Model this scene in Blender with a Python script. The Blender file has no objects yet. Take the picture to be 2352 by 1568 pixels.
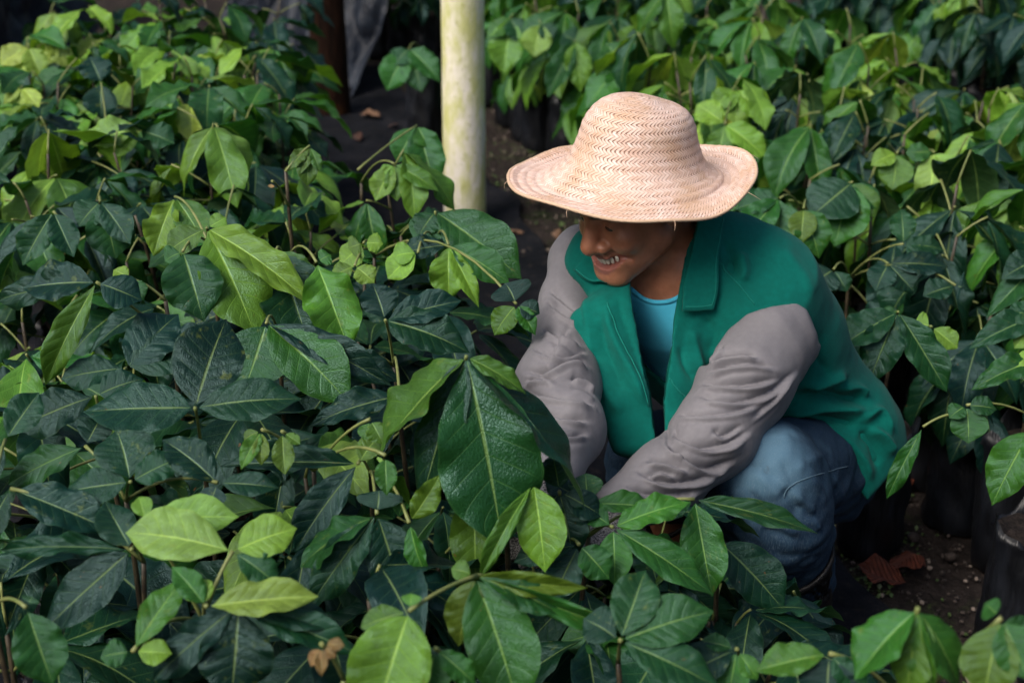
import bpy, math, random
import numpy as np
from mathutils import Vector, Matrix

# ------------------------------------------------------------------ camera, sky, sun, exposure
SC = bpy.context.scene
COL = SC.collection
R = math.radians
CAM_H, PITCH, LENS = 1.72, R(24.0), 50.0
CW, CH = 2352.0, 1568.0                       # picture units used for measuring
FPX = CW * LENS / 36.0
cam_data = bpy.data.cameras.new('camera')
cam_data.lens = LENS
cam_data.sensor_width = 36.0
cam_data.clip_start = 0.05
cam_data.clip_end = 400.0
cam_data.dof.use_dof = True
cam_data.dof.focus_distance = 2.25
cam_data.dof.aperture_fstop = 4.5
cam = bpy.data.objects.new('camera', cam_data)
cam.location = (0, 0, CAM_H)
cam.rotation_euler = (R(90) - PITCH, 0, 0)
COL.objects.link(cam)
SC.camera = cam

SUN_EL, SUN_AZ = R(49.0), R(228.0)            # soft light through cloud, from high behind the viewer
world = bpy.data.worlds.new('World')
SC.world = world
world.use_nodes = True
wn = world.node_tree
for n in list(wn.nodes):
    wn.nodes.remove(n)
w_sky = wn.nodes.new('ShaderNodeTexSky')
w_sky.sky_type = 'NISHITA'
w_sky.sun_disc = False
w_sky.sun_elevation = SUN_EL
w_sky.sun_rotation = SUN_AZ
w_sky.altitude = 300
w_sky.air_density = 1.0
w_sky.dust_density = 6.0
w_sky.ozone_density = 1.0
w_bg = wn.nodes.new('ShaderNodeBackground')
w_bg.inputs['Strength'].default_value = 0.072
w_out = wn.nodes.new('ShaderNodeOutputWorld')
wn.links.new(w_sky.outputs[0], w_bg.inputs['Color'])
wn.links.new(w_bg.outputs[0], w_out.inputs['Surface'])

sun_data = bpy.data.lights.new('sun', 'SUN')
sun_data.energy = 1.5
sun_data.angle = R(34)
sun_data.color = (1.0, 0.95, 0.88)
sun = bpy.data.objects.new('sun', sun_data)
# direction towards the sun: azimuth clockwise from +Y
_sd = Vector((math.sin(SUN_AZ) * math.cos(SUN_EL), math.cos(SUN_AZ) * math.cos(SUN_EL), math.sin(SUN_EL)))
sun.rotation_euler = _sd.to_track_quat('Z', 'Y').to_euler()
sun.location = (0, 0, 10)
COL.objects.link(sun)

SC.view_settings.view_transform = 'Standard'
SC.view_settings.look = 'None'
SC.view_settings.exposure = 1.06
SC.view_settings.gamma = 1.0
SC.view_settings.use_curve_mapping = False
SC.render.engine = 'CYCLES'
world.cycles.sampling_method = 'MANUAL'
world.cycles.sample_map_resolution = 256
SC.cycles.use_denoising = True
SC.cycles.max_bounces = 4
SC.cycles.diffuse_bounces = 2
SC.cycles.glossy_bounces = 2
SC.cycles.transmission_bounces = 2
SC.cycles.use_adaptive_sampling = True
SC.cycles.adaptive_threshold = 0.025

rng = np.random.default_rng(7)
RND = random.Random(11)

# ------------------------------------------------------------------ measuring helpers: a picture point and a depth (or height) give a place
C0 = np.array([0, 0, CAM_H])
VF = np.array([0, math.cos(PITCH), -math.sin(PITCH)])
VU = np.array([0, math.sin(PITCH), math.cos(PITCH)])
VR = np.array([1.0, 0, 0])
def ray(x, y):
    return VF + (x - CW / 2) / FPX * VR + (CH / 2 - y) / FPX * VU
def at(x, y, d):
    return C0 + d * ray(x, y)
def at_z(x, y, z):
    r = ray(x, y)
    return C0 + r * ((z - CAM_H) / r[2])
def to_px(P):
    v = np.asarray(P) - C0
    d = v @ VF
    return CW / 2 + (v @ VR) / d * FPX, CH / 2 - (v @ VU) / d * FPX, d

# ------------------------------------------------------------------ node helpers
def new_mat(name):
    m = bpy.data.materials.new(name)
    m.use_nodes = True
    nt = m.node_tree
    for n in list(nt.nodes):
        nt.nodes.remove(n)
    out = nt.nodes.new('ShaderNodeOutputMaterial')
    return m, nt, out
class G:
    """small wrapper that makes node graphs short to write"""
    def __init__(s, nt): s.nt = nt
    def node(s, t, ins=None, **kw):
        n = s.nt.nodes.new(t)
        for k, v in kw.items(): setattr(n, k, v)
        for k, v in (ins or {}).items():
            s.put(n.inputs[k], v)
        return n
    def put(s, sock, v):
        if isinstance(v, bpy.types.NodeSocket): s.nt.links.new(v, sock)
        else:
            if isinstance(v, (tuple, list)) and len(v) == 3 and sock.type == 'RGBA': v = (*v, 1)
            sock.default_value = v
    def math(s, op, a, b=0.0, c=None, clamp=False):
        n = s.nt.nodes.new('ShaderNodeMath'); n.operation = op; n.use_clamp = clamp
        s.put(n.inputs[0], a); s.put(n.inputs[1], b)
        if c is not None: s.put(n.inputs[2], c)
        return n.outputs[0]
    def mix(s, f, a, b, mode='MIX'):
        n = s.nt.nodes.new('ShaderNodeMix'); n.data_type = 'RGBA'; n.blend_type = mode
        s.put(n.inputs[0], f); s.put(n.inputs[6], a); s.put(n.inputs[7], b)
        return n.outputs[2]
    def noise(s, vec, scale, detail=2.0, rough=0.5):
        n = s.node('ShaderNodeTexNoise', {'Scale': scale, 'Detail': detail, 'Roughness': rough})
        if vec is not None: s.put(n.inputs['Vector'], vec)
        return n.outputs[0]
    def ramp(s, f, a, b):
        n = s.nt.nodes.new('ShaderNodeMapRange'); n.clamp = True; n.interpolation_type = 'SMOOTHSTEP'
        s.put(n.inputs[0], f); s.put(n.inputs[1], a); s.put(n.inputs[2], b)
        return n.outputs[0]
    def bump(s, h, strength=0.3, dist=0.01, normal=None):
        n = s.node('ShaderNodeBump', {'Height': h, 'Strength': strength, 'Distance': dist})
        if normal is not None: s.put(n.inputs['Normal'], normal)
        return n.outputs[0]
    def obj(s):
        return s.node('ShaderNodeTexCoord').outputs['Object']
    def uv(s):
        return s.node('ShaderNodeTexCoord').outputs['UV']
    def bsdf(s, color, rough=0.6, normal=None, **ins):
        n = s.nt.nodes.new('ShaderNodeBsdfPrincipled')
        s.put(n.inputs['Base Color'], color); s.put(n.inputs['Roughness'], rough)
        if normal is not None: s.put(n.inputs['Normal'], normal)
        for k, v in ins.items(): s.put(n.inputs[k.replace('_', ' ')], v)
        return n
def finish(nt, out, shader):
    nt.links.new(shader, out.inputs['Surface'])

# ------------------------------------------------------------------ object helpers
def tag(o, label=None, cat=None, group=None, kind=None):
    if label: o['label'] = label
    if cat: o['category'] = cat
    if group: o['group'] = group
    if kind: o['kind'] = kind
    return o
def empty(name, loc=(0, 0, 0), rz=0.0):
    o = bpy.data.objects.new(name, None)
    o.empty_display_size = 0.05
    o.location = loc
    o.rotation_euler = (0, 0, rz)
    COL.objects.link(o)
    return o
def link(name, mesh, parent=None, mw=None):
    """place a mesh made in world coordinates (or with its own matrix) under a parent"""
    o = bpy.data.objects.new(name, mesh)
    COL.objects.link(o)
    if parent is not None:
        o.parent = parent
        pl = parent
        inv = Matrix.Identity(4)
        chain = []
        while pl is not None:
            chain.append(pl); pl = pl.parent
        M = Matrix.Identity(4)
        for q in reversed(chain):
            M = M @ q.matrix_basis
        o.matrix_basis = M.inverted() @ (mw if mw is not None else Matrix.Identity(4))
    elif mw is not None:
        o.matrix_basis = mw
    return o
def mesh_np(name, V, F, mat=None, smooth=True, uv=None, attrs=None):
    """V (n,3); F (m,3|4) array or list of faces; uv per loop; attrs {name: (n,)} point floats"""
    me = bpy.data.meshes.new(name)
    V = np.asarray(V, dtype=np.float32)
    if isinstance(F, np.ndarray):
        k = F.shape[1]
        me.vertices.add(len(V)); me.vertices.foreach_set('co', V.ravel())
        me.loops.add(F.size); me.loops.foreach_set('vertex_index', F.astype(np.int32).ravel())
        me.polygons.add(len(F)); me.polygons.foreach_set('loop_start', np.arange(0, F.size, k, dtype=np.int32))
        me.update(calc_edges=True)
    else:
        me.from_pydata([tuple(map(float, v)) for v in V], [], [tuple(map(int, f)) for f in F])
    if smooth:
        me.polygons.foreach_set('use_smooth', np.ones(len(me.polygons), dtype=bool))
    if uv is not None:
        l = me.uv_layers.new(name='UVMap')
        l.data.foreach_set('uv', np.asarray(uv, dtype=np.float32).ravel())
    for k, a in (attrs or {}).items():
        at_ = me.attributes.new(k, 'FLOAT', 'POINT')
        at_.data.foreach_set('value', np.asarray(a, dtype=np.float32))
    if mat is not None:
        for m in (mat if isinstance(mat, (list, tuple)) else [mat]): me.materials.append(m)
    me.validate()
    return me
def grid_faces(nu, nv, wrap_u=False):
    """faces of a (nv rows) x (nu columns) vertex grid, index = r*nu+c"""
    c = np.arange(nu if wrap_u else nu - 1)
    r = np.arange(nv - 1)
    cc, rr = np.meshgrid(c, r)
    c2 = (cc + 1) % nu
    return np.stack([rr * nu + cc, rr * nu + c2, (rr + 1) * nu + c2, (rr + 1) * nu + cc], -1).reshape(-1, 4)
def frame_of(t, hint=np.array([0, 0, 1.0])):
    t = t / (np.linalg.norm(t) + 1e-9)
    if abs(t @ hint) > 0.95: hint = np.array([1.0, 0, 0])
    a = np.cross(hint, t); a /= np.linalg.norm(a)
    return a, np.cross(t, a), t
def tube(pts, rad, n=8, cap=True):
    """swept tube; returns V, F"""
    pts = np.asarray(pts, float); m = len(pts)
    rad = np.broadcast_to(np.asarray(rad, float), (m,))
    V = []
    for i in range(m):
        t = pts[min(i + 1, m - 1)] - pts[max(i - 1, 0)]
        a, b, _ = frame_of(t)
        for k in range(n):
            ph = 2 * math.pi * k / n
            V.append(pts[i] + rad[i] * (math.cos(ph) * a + math.sin(ph) * b))
    F = [tuple(f) for f in grid_faces(n, m, True)]
    if cap:
        F.append(tuple(range(n))[::-1]); F.append(tuple(range((m - 1) * n, m * n)))
    return np.array(V), F
def join(parts):
    V, F, o = [], [], 0
    for v, f in parts:
        V.append(np.asarray(v)); F += [tuple(int(i) + o for i in q) for q in f]; o += len(v)
    return np.concatenate(V), F
def bez(p0, p1, p2, n):
    t = np.linspace(0, 1, n)[:, None]
    return (1 - t) ** 2 * p0 + 2 * t * (1 - t) * p1 + t ** 2 * p2
# ------------------------------------------------------------------ body and cloth volumes: distance fields turned into one smooth surface
def smin(a, b, k):
    h = np.clip(0.5 + 0.5 * (b - a) / k, 0, 1)
    return b * (1 - h) + a * h - k * h * (1 - h)
def smax(a, b, k):
    return -smin(-a, -b, k)
def ell(P, c, r):
    r = np.asarray(r, float)
    q = (P - np.asarray(c, float)) / r
    k0 = np.sqrt((q * q).sum(-1)); k1 = np.sqrt(((q / r) ** 2).sum(-1)) + 1e-9
    return k0 * (k0 - 1) / k1
def cone(P, a, b, ra, rb):
    a = np.asarray(a, float); b = np.asarray(b, float)
    ab = b - a
    t = np.clip(((P - a) @ ab) / (ab @ ab), 0, 1)
    d = P - (a + t[..., None] * ab)
    return np.sqrt((d * d).sum(-1)) - (ra + (rb - ra) * t)
def chain(P, pts, rad, k):
    d = None
    for i in range(len(pts) - 1):
        c = cone(P, pts[i], pts[i + 1], rad[i], rad[i + 1])
        d = c if d is None else smin(d, c, k)
    return d
def sect(P, pts, lat, a, b, k=0.03):
    """limb with an oval section: lat = sideways direction, a = half width, b = half depth at each point"""
    d = None
    for i in range(len(pts) - 1):
        p0, p1 = np.asarray(pts[i], float), np.asarray(pts[i + 1], float)
        ax = p1 - p0; L = np.linalg.norm(ax); ax = ax / L
        t = np.clip(((P - p0) @ ax) / L, 0, 1)
        l = np.asarray(lat[i], float)[None] * (1 - t[:, None]) + np.asarray(lat[i + 1], float)[None] * t[:, None]
        l = l - (l @ ax)[:, None] * ax; l /= np.linalg.norm(l, axis=1)[:, None]
        s = np.cross(ax[None], l)
        v = P - (p0 + t[:, None] * L * ax)
        A = a[i] + (a[i + 1] - a[i]) * t; B = b[i] + (b[i + 1] - b[i]) * t
        m = np.minimum(A, B)
        q = np.sqrt(((v * l).sum(1) / A) ** 2 + ((v * s).sum(1) / B) ** 2 + ((v @ ax) / m) ** 2)
        c = (q - 1) * m
        d = c if d is None else smin(d, c, k)
    return d
def poly_px(P, poly, near=0.0, far=99.0):
    """distance (metres) to the prism that runs back from an outline measured in the picture"""
    x, y, d = to_px(P)
    p = np.stack([x, y], -1); V = np.asarray(poly, float); n = len(V)
    dist = np.full(len(p), 1e18); s = np.ones(len(p))
    for i in range(n):
        a, b = V[i], V[i - 1]
        e = b - a; w = p - a
        t = np.clip((w @ e) / (e @ e), 0, 1)
        q = w - t[:, None] * e
        dist = np.minimum(dist, (q * q).sum(1))
        c1 = p[:, 1] >= a[1]; c2 = p[:, 1] < b[1]; c3 = e[0] * w[:, 1] > e[1] * w[:, 0]
        flip = (c1 & c2 & c3) | (~c1 & ~c2 & ~c3)
        s = np.where(flip, -s, s)
    r = s * np.sqrt(dist) * d / FPX
    return np.maximum(np.maximum(r, d - far), near - d)

def axis_pts(lo, hi, res, fine=None, fres=None):
    if fine is None: return np.arange(lo, hi + res, res)
    a = np.arange(lo, fine[0], res); b = np.arange(fine[0], fine[1], fres); c = np.arange(fine[1], hi + res, res)
    return np.concatenate([a, b, c])
def nets(fn, xs, ys, zs, S=4):
    nx, ny, nz = len(xs), len(ys), len(zs)
    ci = [np.unique(np.append(np.arange(0, n, S), n - 1)) for n in (nx, ny, nz)]
    gx, gy, gz = np.meshgrid(xs[ci[0]], ys[ci[1]], zs[ci[2]], indexing='ij')
    Dc = fn(np.stack([gx, gy, gz], -1).reshape(-1, 3)).reshape(gx.shape)
    def near_i(n, c): return np.abs(np.arange(n)[:, None] - c[None]).argmin(1)
    D = Dc[np.ix_(near_i(nx, ci[0]), near_i(ny, ci[1]), near_i(nz, ci[2]))].astype(np.float64).copy()
    def loc(a):
        d = np.diff(a); return np.maximum(np.append(d, d[-1]), np.insert(d, 0, d[0]))
    h = np.maximum(np.maximum(loc(xs)[:, None, None], loc(ys)[None, :, None]), loc(zs)[None, None, :])
    m = np.abs(D) < S * h * 1.35
    I = np.argwhere(m)
    for s in range(0, len(I), 400000):
        J = I[s:s + 400000]
        D[J[:, 0], J[:, 1], J[:, 2]] = fn(np.stack([xs[J[:, 0]], ys[J[:, 1]], zs[J[:, 2]]], -1))
    neg = D < 0
    cs = np.zeros((nx - 1, ny - 1, nz - 1), dtype=np.int8)
    for a in (0, 1):
        for b in (0, 1):
            for c in (0, 1):
                cs += neg[a:nx - 1 + a, b:ny - 1 + b, c:nz - 1 + c]
    act = np.argwhere((cs > 0) & (cs < 8))
    idx = np.full((nx - 1, ny - 1, nz - 1), -1, dtype=np.int64)
    idx[act[:, 0], act[:, 1], act[:, 2]] = np.arange(len(act))
    offs = np.array([(a, b, c) for a in (0, 1) for b in (0, 1) for c in (0, 1)])
    val = np.stack([D[act[:, 0] + o[0], act[:, 1] + o[1], act[:, 2] + o[2]] for o in offs], 1)
    pos = np.stack([np.stack([xs[act[:, 0] + o[0]], ys[act[:, 1] + o[1]], zs[act[:, 2] + o[2]]], -1) for o in offs], 1)
    acc = np.zeros((len(act), 3)); cnt = np.zeros(len(act))
    for i in range(8):
        for j in range(i + 1, 8):
            if np.abs(offs[i] - offs[j]).sum() != 1: continue
            cr = (val[:, i] < 0) != (val[:, j] < 0)
            t = np.where(cr, val[:, i] / (val[:, i] - val[:, j] + 1e-30), 0)
            p = pos[:, i] + t[:, None] * (pos[:, j] - pos[:, i])
            acc += np.where(cr[:, None], p, 0); cnt += cr
    V = acc / cnt[:, None]
    quads = []
    for ax in range(3):
        sl0 = [slice(1, n - 1) for n in (nx, ny, nz)]; sl1 = list(sl0)
        sl0[ax] = slice(0, (nx, ny, nz)[ax] - 1); sl1[ax] = slice(1, (nx, ny, nz)[ax])
        A, B = neg[tuple(sl0)], neg[tuple(sl1)]
        E = np.argwhere(A != B)
        if not len(E): continue
        st = np.array([1, 1, 1]); st[ax] = 0
        g = E + st
        flip = A[E[:, 0], E[:, 1], E[:, 2]]
        u, v = [(1, 2), (2, 0), (0, 1)][ax]
        q = []
        for du, dv in ((-1, -1), (0, -1), (0, 0), (-1, 0)):
            c = g.copy(); c[:, u] += du; c[:, v] += dv
            q.append(idx[c[:, 0], c[:, 1], c[:, 2]])
        q = np.stack(q, 1)
        q = np.where(flip[:, None], q, q[:, ::-1])
        quads.append(q[(q >= 0).all(1)])
    return V, np.concatenate(quads)
def relax(V, F, it=2, lam=0.5):
    n = len(V)
    e = np.concatenate([F[:, [0, 1]], F[:, [1, 2]], F[:, [2, 3]], F[:, [3, 0]]])
    e = np.concatenate([e, e[:, ::-1]])
    cnt = np.bincount(e[:, 0], minlength=n)[:, None] + 1e-9
    for _ in range(it):
        s = np.stack([np.bincount(e[:, 0], V[e[:, 1], k], n) for k in range(3)], 1)
        V = V + lam * (s / cnt - V)
    return V
def vnormals(V, F):
    a = np.cross(V[F[:, 2]] - V[F[:, 0]], V[F[:, 3]] - V[F[:, 1]])
    N = np.zeros_like(V)
    for k in range(4):
        for c in range(3):
            N[:, c] += np.bincount(F[:, k], a[:, c], len(V))
    return N / (np.linalg.norm(N, axis=1)[:, None] + 1e-12)
def vol(fn, lo, hi, res, it=2):
    V, F = nets(fn, *[axis_pts(lo[k], hi[k], res) for k in range(3)])
    return relax(V, F, it), F
def hit(fn, pts, d0=1.2, steps=70):
    """where the view through each picture point first meets a volume"""
    pts = np.asarray(pts, float)
    r = np.stack([ray(x, y) for x, y in pts]); d = np.full(len(pts), d0)
    for _ in range(steps):
        d = d + 0.75 * fn(C0 + r * d[:, None])
    d = np.clip(d, 1.0, 4.0)
    return C0 + r * d[:, None]
def smooth_line(pts, n=18):
    """Catmull-Rom through points"""
    p = np.asarray(pts, float)
    if len(p) == 2: return p[0] + np.linspace(0, 1, n)[:, None] * (p[1] - p[0])
    p = np.concatenate([[2 * p[0] - p[1]], p, [2 * p[-1] - p[-2]]])
    out = []
    m = len(p) - 3
    for t in np.linspace(0, m - 1e-6, n):
        i = int(t); f = t - i
        a, b, c, d = p[i:i + 4]
        out.append(0.5 * (2 * b + (c - a) * f + (2 * a - 5 * b + 4 * c - d) * f * f + (3 * b - a - 3 * c + d) * f ** 3))
    return np.array(out)
def folds(V, N, fn, lines):
    """push the cloth out along ridges (amp > 0) and in along creases (amp < 0); each line is measured in the picture"""
    disp = np.zeros(len(V))
    for pts, amp, w in lines:
        L = hit(fn, smooth_line(pts, 14))
        ok = np.ones(len(L), bool)
        near = np.where((V > L.min(0) - 3 * w).all(1) & (V < L.max(0) + 3 * w).all(1))[0]
        if not len(near): continue
        d2 = ((V[near][:, None] - L[None]) ** 2).sum(-1)
        # distance to the polyline, taper along it
        best = np.full(len(near), 1e9); tt = np.zeros(len(near))
        for i in range(len(L) - 1):
            e = L[i + 1] - L[i]; ee = e @ e + 1e-12
            t = np.clip(((V[near] - L[i]) @ e) / ee, 0, 1)
            q = V[near] - (L[i] + t[:, None] * e)
            dd = (q * q).sum(1)
            m = dd < best
            best = np.where(m, dd, best); tt = np.where(m, (i + t) / (len(L) - 1), tt)
        taper = np.clip(np.minimum(tt, 1 - tt) * 4.5, 0, 1); taper = taper * taper * (3 - 2 * taper)
        prof = 1 / (1 + best / (w * w) * .8) ** 2 if amp > 0 else np.exp(-np.sqrt(best) / (w * .9))
        disp[near] += amp * (0.15 + 0.85 * taper) * prof
    return V + N * disp[:, None]
_h = np.random.default_rng(3)
_wd = _h.normal(size=(26, 3)); _wp = _h.uniform(0, 6.28, 26)
def lump(V, freq, k=26):
    s = 0
    for i in range(k):
        s = s + np.sin(V @ (_wd[i] * freq) + _wp[i])
    return s / math.sqrt(k)
# ================================================================== ground, posts, plastic sheeting
BED_D = np.array([-.2793, .9602])            # direction the nursery beds run in
BED_N = np.array([.9602, .2793])             # across, towards the viewer's right
def soil_mat(name, dark, light, moss, scale=1.0):
    m, nt, out = new_mat(name); g = G(nt); v = g.obj()
    n = g.noise(v, 9 * scale, 6, .7); f = g.noise(v, 70 * scale, 5, .7)
    c = g.mix(g.ramp(g.math('ADD', g.math('MULTIPLY', n, .5), g.math('MULTIPLY', f, .5)), .38, .68), dark, light)
    c = g.mix(g.math('MULTIPLY', g.ramp(g.noise(v, 4.3 * scale, 5, .7), .54, .66), g.ramp(f, .4, .6)), c, moss)
    vo = g.node('ShaderNodeTexVoronoi', {'Vector': v, 'Scale': 60.0 * scale})
    peb = g.math('LESS_THAN', vo.outputs['Distance'], .18)
    rare = g.math('GREATER_THAN', g.node('ShaderNodeSeparateColor', {'Color': vo.outputs['Color']}).outputs[0], .86)
    c = g.mix(g.math('MULTIPLY', peb, rare), c, (.20, .17, .14))
    h = g.math('ADD', g.math('ADD', g.math('MULTIPLY', n, 1.2), f), g.math('MULTIPLY', g.math('MULTIPLY', peb, rare), .5))
    finish(nt, out, g.bsdf(c, .92, g.bump(h, .9, .02), Specular_IOR_Level=.2).outputs[0]); return m
M_SOIL = soil_mat('damp_soil', (.012, .009, .008), (.058, .043, .036), (.035, .055, .014))
xs = np.concatenate([np.linspace(-60, -2.6, 8), np.linspace(-2.5, 3.0, 150), np.linspace(3.2, 60, 8)])
ys = np.concatenate([np.linspace(-40, .8, 6), np.linspace(.9, 9.0, 200), np.linspace(9.3, 90, 8)])
gx, gy = np.meshgrid(xs, ys)
P2 = np.stack([gx.ravel(), gy.ravel(), np.zeros(gx.size)], 1)
near = (np.abs(gx.ravel()) < 3.2) & (gy.ravel() < 9.2)
zz = np.where(near, lump(P2, 7) * .006 + lump(P2 + 3, 19) * .0035 + rng.normal(0, .0028, len(P2)), 0) - .012
GROUND = link('ground', mesh_np('ground', np.c_[P2[:, :2], zz], grid_faces(len(xs), len(ys)), M_SOIL))
tag(GROUND, kind='structure')

# woven weed mat along the bed: a wrinkled sheet with a real thickness and a lifted edge
def mat_plastic(name, a, b, rough, wr=.5, spec=.2):
    m, nt, out = new_mat(name); g = G(nt); v = g.obj()
    n = g.noise(v, 6, 5, .65)
    c = g.mix(g.ramp(n, .35, .7), a, b)
    dust = g.ramp(g.noise(v, 38, 5, .75), .52, .75)
    c = g.mix(g.math('MULTIPLY', dust, .6), c, (.045, .036, .030))
    h = g.math('ADD', g.noise(v, 22, 4, .6), g.math('MULTIPLY', g.noise(v, 160, 2), .25))
    finish(nt, out, g.bsdf(c, rough, g.bump(h, wr, .015), Specular_IOR_Level=spec).outputs[0]); return m
M_WEED = mat_plastic('weed_mat', (.004, .005, .007), (.013, .0135, .017), .85, .5, .08)
def mat_edge(y): return .76 - (y - 2.49) * .2926
u = np.linspace(0, 1, 60); w = np.linspace(1.0, 7.4, 190)
Vm = []
for yy in w:
    e = mat_edge(yy) + .03 * math.sin(yy * 5.1) + .018 * math.sin(yy * 13.7)
    for uu_ in u:
        Vm.append((e - (1 - uu_) * 2.3, yy, 0))
Vm = np.array(Vm); k = np.tile(u, len(w))
Vm[:, 2] = .010 + np.clip(lump(Vm * np.array([1, .5, 1]), 9) * .007 + lump(Vm + 5, 26) * .0035, -.006, .05) + .018 * np.clip((k - .93) / .07, 0, 1) * np.clip(np.sin(Vm[:, 1] * 4.1), 0, 1)
Fm = grid_faces(len(u), len(w))
Vb = Vm.copy(); Vb[:, 2] -= .003
nn = len(Vm)
MAT = link('weed_mat', mesh_np('weed_mat', Vm, Fm, M_WEED))
tag(MAT, kind='structure')

# ---- whitewashed post
def post_mat():
    m, nt, out = new_mat('whitewashed_post'); g = G(nt); v = g.obj()
    st = g.node('ShaderNodeMapping', {'Vector': v, 'Scale': (1, 1, .35)}).outputs[0]
    n = g.noise(st, 13, 6, .72); f = g.noise(v, 48, 4, .7)
    c = g.mix(g.ramp(n, .38, .62), (.84, .78, .68), (.60, .60, .24))
    c = g.mix(g.math('MULTIPLY', g.ramp(f, .56, .70), .75), c, (.46, .46, .14))
    c = g.mix(g.math('MULTIPLY', g.ramp(g.noise(st, 5, 4, .6), .55, .75), .6), c, (.86, .80, .77))
    sp = g.ramp(g.noise(v, 95, 3, .8), .66, .74)
    c = g.mix(g.math('MULTIPLY', sp, .9), c, (.05, .06, .03))
    crack = g.ramp(g.noise(g.node('ShaderNodeMapping', {'Vector': v, 'Scale': (1, 1, .2)}).outputs[0], 30, 5, .8), .70, .76)
    c = g.mix(g.math('MULTIPLY', crack, .8), c, (.10, .09, .05))
    finish(nt, out, g.bsdf(c, .75, g.bump(g.math('ADD', n, f), .35, .01)).outputs[0]); return m
def post(name, base, r0, r1, h, mat, label, lean=(0, 0), seed=1.0):
    n, m = 28, 60
    V = []
    for i in range(m):
        z = -.05 + (h + .05) * i / (m - 1)
        for k in range(n):
            a = 2 * math.pi * k / n
            r = (r0 + (r1 - r0) * i / (m - 1)) * (1 + .018 * math.sin(3 * a + seed) + .012 * math.sin(z * 5 + 2 * a + seed) + .006 * math.sin(z * 23 + 5 * a))
            V.append((r * math.cos(a) + lean[0] * z, r * math.sin(a) + lean[1] * z, z))
    F = [tuple(f) for f in grid_faces(n, m, True)] + [tuple(range((m - 1) * n, m * n))]
    o = link(name, mesh_np(name, V, F, mat), None, Matrix.Translation(Vector(base)))
    return tag(o, label, 'post')
b = at_z(1067, 522, 0)
post('whitewashed_post', b, .0755, .0735, 2.6, post_mat(), 'round whitewashed post with green algae stains standing in the aisle', (.004, 0), 1.0)
def bark_mat():
    m, nt, out = new_mat('dark_wood'); g = G(nt); v = g.obj()
    st = g.node('ShaderNodeMapping', {'Vector': v, 'Scale': (1, 1, .12)}).outputs[0]
    n = g.noise(st, 45, 5, .7)
    c = g.mix(g.ramp(n, .35, .72), (.006, .003, .002), (.030, .012, .006))
    c = g.mix(g.math('MULTIPLY', g.ramp(g.noise(v, 8, 3), .55, .7), .5), c, (.075, .03, .008))
    finish(nt, out, g.bsdf(c, .9, g.bump(n, .8, .02), Specular_IOR_Level=.1).outputs[0]); return m
M_BARK = bark_mat()
post('dark_wooden_post', at_z(763, 262, 0), .085, .078, 2.6, M_BARK, 'thick dark brown wooden post in front of the crumpled plastic sheet', (-.006, 0), 2.2)
post('dark_wooden_post', at_z(655, 70, 0), .085, .080, 2.6, M_BARK, 'farther dark wooden post at the top edge, beyond the plastic sheet', (0, 0), 4.2)

# ---- crumpled plastic sheeting
M_SHEET = mat_plastic('grey_plastic', (.007, .010, .017), (.022, .029, .042), .45, .8, .25)
def sheeting(p0, p1, h, label, seed, slump):
    nu, nv = 90, 46
    p0 = np.asarray(p0); p1 = np.asarray(p1)
    a = (p1 - p0); L = np.linalg.norm(a); a = a / L; n = np.array([a[1], -a[0], 0])
    U, Wv = np.meshgrid(np.linspace(0, 1, nu), np.linspace(0, 1, nv))
    U = U.ravel(); Wv = Wv.ravel()
    top = h * (1 + .16 * np.sin(U * 7 + seed) + .08 * np.sin(U * 19 + seed))
    V = p0 + a * (U * L)[:, None] + np.array([0, 0, 1.0]) * (Wv * top)[:, None]
    q = V * np.array([1, 1, .7]) + seed
    rid = np.abs(lump(q, 6)) * .07 + np.abs(lump(q + 2, 13)) * .035 + np.abs(lump(q + 4, 31)) * .012
    V = V + n * (rid + slump * (1 - Wv) ** 2 * (1 + .3 * np.sin(U * 11 + seed)))[:, None]
    V[:, 2] = np.maximum(V[:, 2], .012)
    o = link('plastic_sheet', mesh_np('plastic_sheet', V, grid_faces(nu, nv), M_SHEET))
    return tag(o, label, 'plastic sheet')
sheeting(at_z(560, 190, 0) + np.array([0, .5, 0]), at_z(915, 205, 0) + np.array([0, .3, 0]), .62, 'crumpled blue grey plastic sheet heaped behind the dark wooden post', 1.3, .45)
sheeting(at_z(-170, 520, 0), at_z(110, 40, 0), .95, 'crumpled grey plastic sheet along the outer side of the left bed', 4.1, .2)

# ---- fallen leaves on the soil, each one a thing
def dead_mat():
    m, nt, out = new_mat('dead_leaf'); g = G(nt)
    uv = g.uv(); o = g.obj()
    col = g.node('ShaderNodeObjectInfo').outputs['Color']
    n = g.noise(o, 5, 5, .7)
    c = g.mix(g.ramp(n, .3, .7), g.mix(.55, col, (.01, .004, .002)), col)
    sp = g.node('ShaderNodeSeparateXYZ', {'Vector': uv})
    a = g.math('ABSOLUTE', g.math('SUBTRACT', sp.outputs[0], .5))
    ph = g.math('FRACT', g.math('SUBTRACT', g.math('MULTIPLY', sp.outputs[1], 8), g.math('MULTIPLY', a, 5)))
    h = g.math('ADD', g.math('ABSOLUTE', g.math('SUBTRACT', ph, .5)), n)
    finish(nt, out, g.bsdf(c, .6, g.bump(h, .7, .04)).outputs[0]); return m
M_DEAD = dead_mat()

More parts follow.
